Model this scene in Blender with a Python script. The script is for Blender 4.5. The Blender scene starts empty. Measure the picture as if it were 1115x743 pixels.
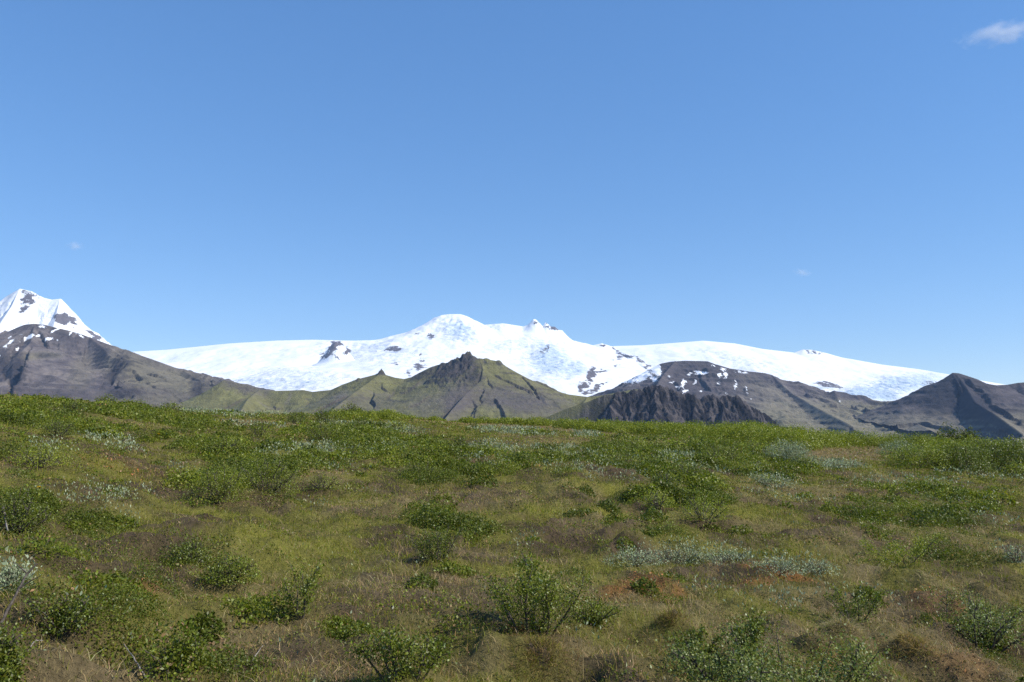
import bpy, math, random
import numpy as np
from mathutils import Vector

scene = bpy.context.scene
COL = scene.collection
R = math.radians

# ------------------------------------------------------------------ camera, sky, sun, exposure
F = 904.0                       # focal length in pixels of the 1115 px wide photograph
PITCH = R(6.35)
cam_d = bpy.data.cameras.new('camera')
cam_d.sensor_width = 36.0
cam_d.lens = 36.0 * F / 1115.0
cam_d.clip_start = 0.05
cam_d.clip_end = 80000.0
cam = bpy.data.objects.new('camera', cam_d)
COL.objects.link(cam)
cam.location = (0, 0, 0)        # eye level is z = 0, the heath lies 1.6 m lower
cam.rotation_euler = (math.pi / 2 + PITCH, 0, 0)
scene.camera = cam

SUN_AZ, SUN_EL = R(104), R(42)   # bearing clockwise from the viewing direction
world = bpy.data.worlds.new("World")
scene.world = world
world.use_nodes = True
wn = world.node_tree
bg = wn.nodes['Background']
sky = wn.nodes.new('ShaderNodeTexSky')
sky.sky_type = 'NISHITA'
sky.sun_disc = False
sky.sun_elevation = SUN_EL
sky.sun_rotation = SUN_AZ
sky.altitude = 250
sky.air_density = 1.0
sky.dust_density = 0.0
sky.ozone_density = 7.5
hs = wn.nodes.new('ShaderNodeHueSaturation')
hs.inputs['Saturation'].default_value = 1.38
hs.inputs['Hue'].default_value = 0.509
hs.inputs['Value'].default_value = 1.72
gm = wn.nodes.new('ShaderNodeGamma')
gm.inputs['Gamma'].default_value = 0.6
wn.links.new(sky.outputs[0], gm.inputs['Color'])
wn.links.new(gm.outputs[0], hs.inputs['Color'])
wn.links.new(hs.outputs[0], bg.inputs[0])
bg.inputs[1].default_value = 0.14

sun_d = bpy.data.lights.new('sun', 'SUN')
sun_d.energy = 4.6
sun_d.angle = R(0.53)
sun_d.color = (1.0, 0.95, 0.87)
sun = bpy.data.objects.new('sun', sun_d)
COL.objects.link(sun)
svec = Vector((math.sin(SUN_AZ) * math.cos(SUN_EL), math.cos(SUN_AZ) * math.cos(SUN_EL), math.sin(SUN_EL)))
sun.rotation_euler = (-svec).to_track_quat('-Z', 'Y').to_euler()
sun.location = (40, 0, 60)

vs = scene.view_settings
vs.view_transform = 'Standard'
vs.look = 'None'
vs.exposure = 0.38
vs.gamma = 1.0
vs.use_curve_mapping = False
scene.cycles.use_denoising = True
scene.cycles.denoiser = 'OPENIMAGEDENOISE'
scene.cycles.denoising_input_passes = 'RGB_ALBEDO_NORMAL'
scene.cycles.denoising_prefilter = 'NONE'       # keeps the fine grain of heath and rock
scene.cycles.max_bounces = 8
scene.cycles.volume_bounces = 2
scene.cycles.transparent_max_bounces = 8

# ------------------------------------------------------------------ noise
def _h(ix, iy, seed):
    with np.errstate(over='ignore'):
        h = (ix.astype(np.int64).astype(np.uint32) * np.uint32(374761393)
             + iy.astype(np.int64).astype(np.uint32) * np.uint32(668265263)
             + np.uint32((seed * 974711 + 12345) & 0xffffffff))
        h = (h ^ (h >> np.uint32(13))) * np.uint32(1274126177)
        h = (h ^ (h >> np.uint32(16))) * np.uint32(2246822519)
        return h ^ (h >> np.uint32(15))

def perlin(x, y, seed=0):
    x = np.asarray(x, float); y = np.asarray(y, float)
    x, y = np.broadcast_arrays(x, y)
    ix = np.floor(x); iy = np.floor(y)
    fx = x - ix; fy = y - iy
    u = fx * fx * fx * (fx * (fx * 6 - 15) + 10)
    v = fy * fy * fy * (fy * (fy * 6 - 15) + 10)
    def g(dx, dy):
        a = _h(ix + dx, iy + dy, seed).astype(float) * (2 * math.pi / 4294967296.0)
        return np.cos(a) * (fx - dx) + np.sin(a) * (fy - dy)
    a = g(0, 0); b = g(1, 0); c = g(0, 1); d = g(1, 1)
    return 1.45 * ((a + (b - a) * u) + ((c + (d - c) * u) - (a + (b - a) * u)) * v)

def fbm(x, y, octv=4, seed=0, gain=0.5, lac=2.03):
    s = 0; amp = 1; tot = 0
    for i in range(octv):
        s = s + amp * perlin(x, y, seed + 17 * i)
        tot += amp; amp *= gain
        x = np.asarray(x) * lac + 13.7; y = np.asarray(y) * lac - 7.1
    return s / tot

def ridged(x, y, octv=4, seed=0, gain=0.5, lac=2.1):
    s = 0; amp = 1; tot = 0
    for i in range(octv):
        s = s + amp * (1 - 2 * np.abs(perlin(x, y, seed + 31 * i)))
        tot += amp; amp *= gain
        x = np.asarray(x) * lac + 3.1; y = np.asarray(y) * lac + 9.2
    return s / tot

def sstep(a, b, x):
    t = np.clip((x - a) / (b - a), 0, 1)
    return t * t * (3 - 2 * t)

def lerp(a, b, t):
    return a + (b - a) * t

# ------------------------------------------------------------------ photograph pixel -> direction / point
CP, SP = math.cos(PITCH), math.sin(PITCH)

def ray(px, py):
    u = (np.asarray(px, float) - 557.5) / F
    v = (371.5 - np.asarray(py, float)) / F
    return u, CP - SP * v, SP + CP * v          # x, y (forward), z

def at(px, py, Y):
    x, y, z = ray(px, py)
    return np.stack([x / y * Y, np.broadcast_to(np.asarray(Y, float), np.shape(x / y)), z / y * Y], -1)

def project(x, y, z):
    d = CP * y + SP * z
    return 557.5 + F * x / d, 371.5 - F * (CP * z - SP * y) / d

# ------------------------------------------------------------------ object helpers
def tag(o, label=None, cat=None, group=None, kind=None):
    if label: o['label'] = label
    if cat: o['category'] = cat
    if group: o['group'] = group
    if kind: o['kind'] = kind
    return o

def make_mesh(name, verts, faces_flat, sizes, cols=None, attrs=None, smooth=False):
    me = bpy.data.meshes.new(name)
    verts = np.asarray(verts, np.float32)
    sizes = np.asarray(sizes, np.int32)
    faces_flat = np.asarray(faces_flat, np.int32).ravel()
    me.vertices.add(len(verts))
    me.vertices.foreach_set('co', verts.ravel())
    me.loops.add(len(faces_flat))
    me.loops.foreach_set('vertex_index', faces_flat)
    me.polygons.add(len(sizes))
    me.polygons.foreach_set('loop_start', np.concatenate([[0], np.cumsum(sizes)[:-1]]).astype(np.int32))
    me.polygons.foreach_set('loop_total', sizes)
    if smooth:
        me.polygons.foreach_set('use_smooth', np.ones(len(sizes), bool))
    if cols is not None:
        a = me.attributes.new('Col', 'FLOAT_COLOR', 'POINT')
        c = np.ones((len(verts), 4), np.float32); c[:, :3] = cols
        a.data.foreach_set('color', c.ravel())
    for k, v in (attrs or {}).items():
        a = me.attributes.new(k, 'FLOAT', 'POINT')
        a.data.foreach_set('value', np.asarray(v, np.float32).ravel())
    me.update(calc_edges=True)
    return me

def link(name, me, mat, parent=None):
    o = bpy.data.objects.new(name, me)
    if mat is not None and len(me.materials) == 0:
        me.materials.append(mat)
    COL.objects.link(o)
    if parent is not None:
        o.parent = parent
    return o

def grid_faces(nu, nv, wrap_v=False):
    i = np.arange(nu - 1)[:, None]; j = np.arange(nv - 1 if not wrap_v else nv)[None, :]
    j2 = (j + 1) % nv
    a = i * nv + j; b = (i + 1) * nv + j; c = (i + 1) * nv + j2; d = i * nv + j2
    f = np.stack(np.broadcast_arrays(a, b, c, d), -1).reshape(-1, 4)
    return f, np.full(len(f), 4, np.int32)

# ------------------------------------------------------------------ materials
def new_mat(name):
    m = bpy.data.materials.new(name); m.use_nodes = True
    nt = m.node_tree
    return m, nt, nt.nodes['Principled BSDF'], nt.nodes['Material Output']

def nd(nt, typ, **kw):
    n = nt.nodes.new(typ)
    for k, v in kw.items():
        if k.startswith('i_'): n.inputs[int(k[2:])].default_value = v
        else: setattr(n, k, v)
    return n

def math_node(nt, op, a, b=None):
    n = nt.nodes.new('ShaderNodeMath'); n.operation = op
    for i, s in enumerate((a, b)):
        if s is None: continue
        if isinstance(s, (int, float)): n.inputs[i].default_value = s
        else: nt.links.new(s, n.inputs[i])
    return n.outputs[0]

def mountain_mat(name, scale=0.02, snow_col=(0.9, 0.91, 0.93), bump=12.0, strata=0.12):
    """rock and grass colours come from the mesh, fine mottling and the ragged snow edge from noise"""
    m, nt, bs, out = new_mat(name)
    L = nt.links.new
    col = nd(nt, 'ShaderNodeAttribute', attribute_name='Col')
    sn = nd(nt, 'ShaderNodeAttribute', attribute_name='snow')
    tc = nd(nt, 'ShaderNodeNewGeometry')
    n1 = nd(nt, 'ShaderNodeTexNoise'); n1.inputs['Scale'].default_value = scale; n1.inputs['Detail'].default_value = 8
    n1.inputs['Roughness'].default_value = 0.65
    L(tc.outputs['Position'], n1.inputs['Vector'])
    n2 = nd(nt, 'ShaderNodeTexNoise'); n2.inputs['Scale'].default_value = scale * 4.5; n2.inputs['Detail'].default_value = 6
    n2.inputs['Roughness'].default_value = 0.7
    L(tc.outputs['Position'], n2.inputs['Vector'])
    # lava beds: thin level bands
    mp = nd(nt, 'ShaderNodeMapping'); mp.inputs['Scale'].default_value = (0.12, 0.12, 2.2)
    L(tc.outputs['Position'], mp.inputs['Vector'])
    n3 = nd(nt, 'ShaderNodeTexNoise'); n3.inputs['Scale'].default_value = scale * 1.3; n3.inputs['Detail'].default_value = 4
    L(mp.outputs[0], n3.inputs['Vector'])
    f = math_node(nt, 'ADD', math_node(nt, 'MULTIPLY', n1.outputs[0], 0.9), math_node(nt, 'MULTIPLY', n2.outputs[0], 0.55))
    f = math_node(nt, 'ADD', f, math_node(nt, 'MULTIPLY', math_node(nt, 'SUBTRACT', n3.outputs[0], 0.5), strata * 4))
    f = math_node(nt, 'ADD', f, 0.28)
    mul = nd(nt, 'ShaderNodeMix', data_type='RGBA', blend_type='MULTIPLY'); mul.inputs[0].default_value = 1
    L(col.outputs['Color'], mul.inputs[6]); L(f, mul.inputs[7])
    s = math_node(nt, 'ADD', sn.outputs['Fac'], math_node(nt, 'MULTIPLY', math_node(nt, 'SUBTRACT', n2.outputs[0], 0.5), 1.6))
    rp = nd(nt, 'ShaderNodeValToRGB'); rp.color_ramp.elements[0].position = 0.46; rp.color_ramp.elements[1].position = 0.54
    L(s, rp.inputs[0])
    mx = nd(nt, 'ShaderNodeMix', data_type='RGBA'); L(rp.outputs[0], mx.inputs[0]); L(mul.outputs[2], mx.inputs[6])
    mx.inputs[7].default_value = (*snow_col, 1)
    L(mx.outputs[2], bs.inputs['Base Color'])
    bs.inputs['Roughness'].default_value = 0.9
    bs.inputs['Specular IOR Level'].default_value = 0.15
    b = nd(nt, 'ShaderNodeBump'); b.inputs['Strength'].default_value = 0.8; b.inputs['Distance'].default_value = bump
    inv = math_node(nt, 'SUBTRACT', 1.12, rp.outputs[0])
    hh = math_node(nt, 'MULTIPLY', math_node(nt, 'ADD', n2.outputs[0], n1.outputs[0]), inv)
    L(hh, b.inputs['Height']); L(b.outputs[0], bs.inputs['Normal'])
    return m

def snow_mat(name):
    """glacier: rough white snow, blue-grey ice and painted-in crevasse shade in the icefalls, bare rock where it sticks out"""
    m, nt, bs, out = new_mat(name)
    L = nt.links.new
    col = nd(nt, 'ShaderNodeAttribute', attribute_name='Col')
    rk = nd(nt, 'ShaderNodeAttribute', attribute_name='rock')
    ice = nd(nt, 'ShaderNodeAttribute', attribute_name='ice')
    tc = nd(nt, 'ShaderNodeNewGeometry')
    n1 = nd(nt, 'ShaderNodeTexNoise'); n1.inputs['Scale'].default_value = 0.022; n1.inputs['Detail'].default_value = 8
    n1.inputs['Roughness'].default_value = 0.7
    L(tc.outputs['Position'], n1.inputs['Vector'])
    mp = nd(nt, 'ShaderNodeMapping'); mp.inputs['Scale'].default_value = (0.5, 1.6, 1.6)
    L(tc.outputs['Position'], mp.inputs['Vector'])
    n2 = nd(nt, 'ShaderNodeTexNoise'); n2.inputs['Scale'].default_value = 0.008; n2.inputs['Detail'].default_value = 7
    n2.inputs['Roughness'].default_value = 0.75
    L(mp.outputs[0], n2.inputs['Vector'])
    s = math_node(nt, 'ADD', rk.outputs['Fac'], math_node(nt, 'MULTIPLY', math_node(nt, 'SUBTRACT', n1.outputs[0], 0.5), 1.8))
    rp = nd(nt, 'ShaderNodeValToRGB'); rp.color_ramp.elements[0].position = 0.46; rp.color_ramp.elements[1].position = 0.56
    L(s, rp.inputs[0])
    s2 = math_node(nt, 'ADD', ice.outputs['Fac'], math_node(nt, 'MULTIPLY', math_node(nt, 'SUBTRACT', n2.outputs[0], 0.5), 1.6))
    rp2 = nd(nt, 'ShaderNodeValToRGB'); rp2.color_ramp.elements[0].position = 0.45; rp2.color_ramp.elements[1].position = 0.85
    L(s2, rp2.inputs[0])
    mi = nd(nt, 'ShaderNodeMix', data_type='RGBA'); L(rp2.outputs[0], mi.inputs[0])
    mi.inputs[6].default_value = (0.79, 0.795, 0.80, 1); mi.inputs[7].default_value = (0.50, 0.60, 0.70, 1)  # blue-grey end carries crevasse shade as colour, besides the bare ice
    mx = nd(nt, 'ShaderNodeMix', data_type='RGBA'); L(rp.outputs[0], mx.inputs[0]); L(mi.outputs[2], mx.inputs[6])
    L(col.outputs['Color'], mx.inputs[7])
    L(mx.outputs[2], bs.inputs['Base Color'])
    bs.inputs['Roughness'].default_value = 0.8
    bs.inputs['Specular IOR Level'].default_value = 0.2
    b = nd(nt, 'ShaderNodeBump'); b.inputs['Strength'].default_value = 0.7; b.inputs['Distance'].default_value = 30
    hh = math_node(nt, 'ADD', math_node(nt, 'MULTIPLY', n2.outputs[0], math_node(nt, 'ADD', math_node(nt, 'MULTIPLY', ice.outputs['Fac'], 2.2), 0.12)), math_node(nt, 'MULTIPLY', n1.outputs[0], rp.outputs[0]))
    L(hh, b.inputs['Height']); L(b.outputs[0], bs.inputs['Normal'])
    return m

# ------------------------------------------------------------------ mountains
PLAIN = -200.0

def ridge(pts, Y, slope=0.65, L=400.0, tail=0.22, seed=0):
    """pts (px, py) or (px, py, Y): a crest line in the photograph given its real distance"""
    q = []
    for p in pts:
        q.append(at(p[0], p[1], p[2] if len(p) > 2 else Y))
    return dict(p=np.array(q), slope=slope, L=L, tail=tail)

def roof(X, Y, ridges):
    """height of the land below a set of crest lines; also distance along and from the nearest crest"""
    best = np.full(X.shape, -1e9); S = np.zeros(X.shape); D = np.zeros(X.shape)
    off = 0.0
    for r in ridges:
        p = r['p']
        rb = np.full(X.shape, -1e9); rs_ = np.zeros(X.shape); rd = np.zeros(X.shape)
        for a, b in zip(p[:-1], p[1:]):
            d = b[:2] - a[:2]; ln = math.hypot(*d) + 1e-9
            t = np.clip(((X - a[0]) * d[0] + (Y - a[1]) * d[1]) / (ln * ln), 0, 1)
            dist = np.hypot(X - a[0] - t * d[0], Y - a[1] - t * d[1])
            s, Lc = r['slope'], r['L']
            if isinstance(s, tuple):
                s = np.where(d[0] * (Y - a[1]) - d[1] * (X - a[0]) > 0, s[0], s[1])
            drop = s * Lc * (1 - np.exp(-dist / Lc)) + r['tail'] * dist
            z = a[2] + t * (b[2] - a[2]) - drop
            m = z > rb
            rb = np.where(m, z, rb)
            rs_ = np.where(m, off + t * ln, rs_); rd = np.where(m, dist, rd)
            off += ln
        off += 5000
        # slopes of neighbouring crests run into one another softly
        k = np.clip(0.35 * np.minimum(D, rd), 1.0, 60.0)
        gap = np.abs(rb - best)
        soft = np.where(gap < k, 0.25 * k * (1 - gap / k) ** 2, 0)
        m = rb > best
        best = np.maximum(best, rb) + soft
        S = np.where(m, rs_, S); D = np.where(m, rd, D)
    return best, S, D

def wob(X, H, px, py, lam, amp, seed):
    return px + amp * fbm(X / lam, H / (lam * 0.6), 4, seed, 0.6), py + 0.7 * amp * fbm(X / lam + 31, H / (lam * 0.6), 4, seed + 5, 0.6)

def blob(px, py, items, nz=None):
    """union of soft ellipses (cx, cy, rx, ry, tilt_deg, strength) in photograph pixels, on the surface itself"""
    out = np.zeros_like(px)
    for it in items:
        cx, cy, rx, ry, tl, st = it
        a = R(tl); dx = px - cx; dy = py - cy
        u = (dx * math.cos(a) + dy * math.sin(a)) / rx
        v = (-dx * math.sin(a) + dy * math.cos(a)) / ry
        out = np.maximum(out, st * np.clip(1.5 - np.sqrt(u * u + v * v), 0, 1))
    return out

def height_object(name, x0, x1, y0, y1, nx, ny, hfun, cfun, mat, label, cat, yw=1.0):
    """heightfield sheet: columns fan out with distance so that far rows are as finely cut as near ones"""
    ys = y0 + (y1 - y0) * np.linspace(0, 1, ny) ** yw
    Yg = np.repeat(ys[:, None], nx, 1)
    Xg = np.repeat(np.linspace(x0, x1, nx)[None, :], ny, 0)
    H, ex = hfun(Xg, Yg)
    gy, gx = np.gradient(H)
    dx = np.gradient(Xg, axis=1); dy = np.gradient(Yg, axis=0)
    sx = gx / dx; sy = gy / dy
    slope = np.hypot(sx, sy)
    px, py = project(Xg, Yg, H)
    cols, attrs = cfun(Xg, Yg, H, slope, px, py, ex)
    f, s = grid_faces(ny, nx)
    f = f[:, ::-1]
    V = np.stack([Xg, Yg, H], -1).reshape(-1, 3)
    me = make_mesh(name, V, f, s, cols.reshape(-1, 3), {k: v.ravel() for k, v in attrs.items()}, smooth=True)
    o = link(name, me, mat)
    return tag(o, label, cat, kind='structure')

def C3(*c): return np.array(c, float)
def mixc(a, b, t): return a + (b - a) * t[..., None]

ROCK = C3(0.105, 0.087, 0.085); SCREE = C3(0.190, 0.158, 0.142); DARK = C3(0.030, 0.027, 0.031)
MOSS = C3(0.150, 0.138, 0.054); GRASSY = C3(0.190, 0.178, 0.066)

m_rock = mountain_mat('mountain_rock', 0.03, bump=10)
m_far_rock = mountain_mat('snowy_mountain_rock', 0.02, bump=14)
m_snow = snow_mat('glacier_snow')

# --- left snow peak
def h_peak(X, Y):
    rs = [ridge([(-120, 380), (-60, 362), (-10, 345), (0, 329), (8, 322), (22, 314), (35, 317), (48, 324), (57, 326), (66, 325), (72, 333), (84, 348), (98, 360), (105, 367), (110, 374), (114, 384), (118, 400), (124, 430)], 9000, 0.85, 1500, 0.2),
          ridge([(22, 314, 9000), (14, 332, 8750), (2, 350, 8400), (-8, 372, 7800)], 9000, 1.0, 1500, 0.2),
          ridge([(66, 325, 9000), (62, 343, 8750), (56, 366, 8300)], 9000, 1.1, 1500, 0.2)]
    h, S, D = roof(X, Y, rs)
    k = sstep(20, 260, D)
    h = h + k * ((ridged(S / 120, D / 500, 5, 3, 0.6) - 0.7) * 55) + k * ((ridged(X / 200, Y / 200, 5, 8, 0.6) - 0.8) * 40) + 6 * fbm(X / 60, Y / 60, 4, 5) * sstep(0, 80, D)
    return h, (S, D)
def c_peak(X, Y, H, sl, px, py, ex):
    n = fbm(X / 90, H / 40, 4, 9)
    px, py = wob(X, H, px, py, 140, 9, 601)
    rock = blob(px, py, [(31, 327, 9, 9, 30, 0.72), (25, 336, 4, 5, 0, 0.6), (68, 347, 9, 7, -10, 0.95), (80, 349, 4, 7, -35, 0.75), (100, 363, 10, 3, 38, 0.62), (106, 368, 5, 3, 0, 0.8), (45, 323, 6, 2, 0, 0.45)])
    rock = rock + 0.5 * n * (rock > 0.05)
    return mixc(ROCK * 0.9, ROCK * 1.4, sstep(-0.5, 0.5, n)), dict(rock=rock, ice=0.12 + 0.2 * sstep(0.6, 1.2, sl))
x0 = at(-150, 400, 9000)[0]; x1 = at(190, 400, 9000)[0]
height_object('snow_mountain', x0, x1, 7700, 10000, 330, 200, h_peak, c_peak, m_snow,
              'pointed snow peak with two bare rock faces rising behind the brown mountain at the left edge', 'mountain')

# --- great ice cap
RIM = [(20, 400), (100, 394), (130, 387), (145, 383), (180, 381), (250, 374), (300, 371), (340, 370), (385, 371), (420, 370), (445, 366), (475, 362), (520, 362), (570, 364), (610, 368), (625, 371), (645, 376), (665, 377), (700, 376), (740, 373), (765, 371), (800, 374), (830, 380), (865, 384), (880, 384), (915, 389), (960, 397), (1000, 402), (1035, 408), (1060, 413), (1090, 418), (1125, 424), (1180, 434)]
def h_ice(X, Y):
    rs = [ridge(RIM, 11500, 0.10, 2500, 0.23)]
    pk = [ridge([(405, 372), (425, 366), (442, 362), (455, 357), (464, 353), (472, 348), (476, 345), (481, 343), (490, 342), (501, 342), (509, 344.5), (514, 348), (519, 352), (524, 354), (535, 353), (548, 352), (560, 354), (570, 355.5), (590, 362), (622, 372)], 11500, 0.42, 700, 0.27),
          ridge([(568, 356), (574, 354), (578, 350.5), (581, 347), (584, 348), (587, 353.5), (591, 355), (594, 351), (597, 353), (600, 355.5), (604, 355.5), (608, 359), (612, 359.5), (616, 364), (619, 367), (624, 371)], 11450, 1.3, 260, 0.25),
          ridge([(866, 383.5), (874, 380.5), (885, 381), (900, 384.5), (915, 389)], 11450, 0.7, 200, 0.25),
          ridge([(645, 376), (655, 373.5), (663, 376), (672, 380), (690, 390, 10600), (706, 403, 9800)], 11400, 0.5, 300, 0.25),
          ridge([(346, 394), (355, 383), (361, 375), (366, 371.5), (371, 374), (377, 379), (383, 387)], 9700, 1.5, 200, 0.4),
          ridge([(452, 362, 11400), (448, 378, 10500), (440, 392, 9800), (455, 404, 9200)], 11000, 0.45, 300, 0.22),
          ridge([(490, 343, 11500), (486, 362, 11000), (478, 380, 10300)], 11500, 0.5, 350, 0.2),
          ridge([(625, 372, 11400), (640, 396, 10200), (652, 412, 9000), (668, 424, 8300)], 11000, 0.4, 300, 0.2)]
    h, S, D = roof(X, Y, rs)
    h2, S2, D2 = roof(X, Y, pk)
    m = h2 > h
    d = np.where(m, D2, D); s = np.where(m, S2, S)
    # smooth join
    k = 25.0
    hh = np.maximum(h, h2) + k * 0.25 * np.clip(1 - np.abs(h - h2) / k, 0, 1) ** 2
    px, py = project(X, Y, hh)
    ice = blob(px, py, [(500, 362, 26, 14, 20, 0.5), (420, 385, 60, 14, 5, 0.35), (600, 395, 30, 22, 30, 0.6), (625, 405, 18, 14, 0, 0.55), (330, 412, 70, 10, 5, 0.35), (880, 425, 30, 7, 0, 0.55), (985, 420, 55, 12, -8, 0.6), (950, 432, 40, 8, 0, 0.7), (560, 378, 30, 9, 0, 0.4), (820, 398, 60, 8, 15, 0.3), (300, 420, 80, 8, 0, 0.45), (540, 356, 18, 5, 0, 0.4)])
    far = sstep(40, 320, d)
    rough = ridged(X / 140, Y / 90, 4, 21)
    hh = hh + far * (fbm(X / 600, Y / 600, 5, 11) * 55) + ice * rough * 60 * sstep(0, 120, d) + 1.4 * blob(px, py, [(500, 358, 24, 12, 15, 1), (470, 360, 18, 8, -15, .8), (365, 381, 16, 9, 0, 1.0), (584, 353, 14, 6, 0, 1.0), (603, 357, 14, 5, 0, 1.0), (540, 357, 16, 5, 0, 0.6)]) * (ridged(X / 170, Y / 170, 5, 23, 0.6) - 0.2) * 30 * sstep(0, 60, d) + sstep(0, 60, D2) * m * ridged(S2 / 90, D2 / 300, 3, 4) * 9
    return hh, (ice, d)
def c_ice(X, Y, H, sl, px, py, ex):
    n = fbm(X / 70, H / 35, 4, 19)
    px, py = wob(X, H, px, py, 150, 8, 611)
    rock = blob(px, py, [(363, 377, 6, 5, -40, 0.85), (356, 386, 9, 3.5, -40, 0.75), (369, 374, 4, 2.6, 0, 0.8), (379, 383, 4, 5, 35, 0.7), (366, 389, 4, 3, 0, 0.5), (428, 380, 8, 2.6, 2, 0.85), (410, 382, 5, 1.6, 0, 0.55),
                         (469, 366, 6, 2.6, 15, 0.66), (455, 363, 3, 2, 0, 0.4), (457, 388, 3, 5, 0, 0.5), (456, 399, 9, 5, -20, 0.62), (446, 405, 5, 4, 0, 0.5), (430, 396, 3, 3, -40, 0.5),
                         (583, 350, 4, 3, 0, 0.55), (602, 357, 10, 3, 25, 0.6), (594, 354, 3, 3, 0, 0.5), (596, 379, 4, 4, 0, 0.55), (590, 383, 3, 3, 0, 0.5),
                         (649, 373.5, 5, 1.2, 5, 0.7), (658, 376, 4, 1.4, 5, 0.9), (670, 381, 8, 1.6, 38, 0.6), (681, 388, 9, 1.8, 8, 0.7), (672, 391, 5, 1.5, -20, 0.6), (697, 393, 10, 2.2, 40, 0.62), (704, 399, 5, 3, 0, 0.6),
                         (644, 409, 4, 9, 12, 0.95), (655, 405, 7, 2, -8, 0.8), (634, 421, 5, 9, 30, 0.7), (650, 423, 14, 3, -40, 0.66), (672, 399, 3, 2, 0, 0.6), (640, 428, 8, 4, 0, 0.6), (663, 428, 10, 3, -10, 0.5),
                         (878, 382, 8, 2, 8, 0.56), (890, 384, 8, 2, 15, 0.5), (900, 419, 14, 3, 12, 0.66), (912, 422, 8, 2, 10, 0.7), (892, 416, 5, 1.5, 0, 0.6), (1020, 420, 8, 4, 0, 0.75), (1012, 417, 8, 2, 0, 0.5)])
    rock = rock + 0.4 * n * (rock > 0.05)
    ice = ex[0] * 1.25 + 0.03 + 0.10 * fbm(X / 500, Y / 300, 4, 27)
    return mixc(ROCK * 0.9, ROCK * 1.5, sstep(-0.5, 0.5, n)), dict(rock=rock, ice=ice)
x0 = at(30, 400, 11500)[0]; x1 = at(1175, 400, 11500)[0]
height_object('ice_cap', x0, x1, 6200, 12300, 1000, 330, h_ice, c_ice, m_snow,
              'broad white ice cap with a domed summit and dark rocks showing through the snow', 'glacier')

# --- dark table mountain with snow streaks and the long brown flank to its right
def h_mid(X, Y):
    rs = [ridge([(655, 436), (668, 425), (690, 412), (706, 402), (720, 395.5), (730, 393.5), (745, 392.5), (770, 393), (778, 396), (795, 401), (815, 404), (833, 406), (840, 408), (848, 415), (858, 418.5), (870, 424), (880, 429.5), (888, 431), (898, 428.5), (908, 425.5), (920, 427), (930, 431), (940, 433), (948, 437.5), (965, 437), (985, 434.5), (1010, 428), (1040, 420), (1130, 424)], 6600, 0.62, 420, 0.20),
          ridge([(735, 393, 6600), (722, 408, 6200), (712, 424, 5700), (700, 440, 5100)], 6600, (0.5, 0.9), 300, 0.2),
          ridge([(840, 408, 6600), (862, 428, 6200), (890, 444, 5500), (925, 462, 4700)], 6600, (0.4, 0.75), 300, 0.18),
          ridge([(908, 425, 6600), (915, 440, 6200), (950, 456, 5400), (990, 470, 4700)], 6600, 0.42, 300, 0.16),
          ridge([(985, 435, 6600), (1000, 447, 6000), (1015, 460, 5300), (1040, 474, 4500)], 6600, 0.36, 300, 0.14)]
    h, S, D = roof(X, Y, rs)
    k = sstep(10, 220, D)
    h = h + k * ridged(S / 120, D / 600, 4, 41) * 34 + k * ridged(X / 420 + 0.3 * fbm(X / 200, Y / 200, 2, 7), Y / 420, 5, 48) * 40 + sstep(0, 60, D) * fbm(X / 50, Y / 50, 4, 43) * 10
    P = 42.0; q = h / P + 0.3 * fbm(X / 400, Y / 400, 2, 44); fr = q - np.floor(q)
    h = h + 0.35 * sstep(0, 90, D) * (np.floor(q) + sstep(0.2, 0.8, fr) - q) * P
    return h, (S, D)
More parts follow.
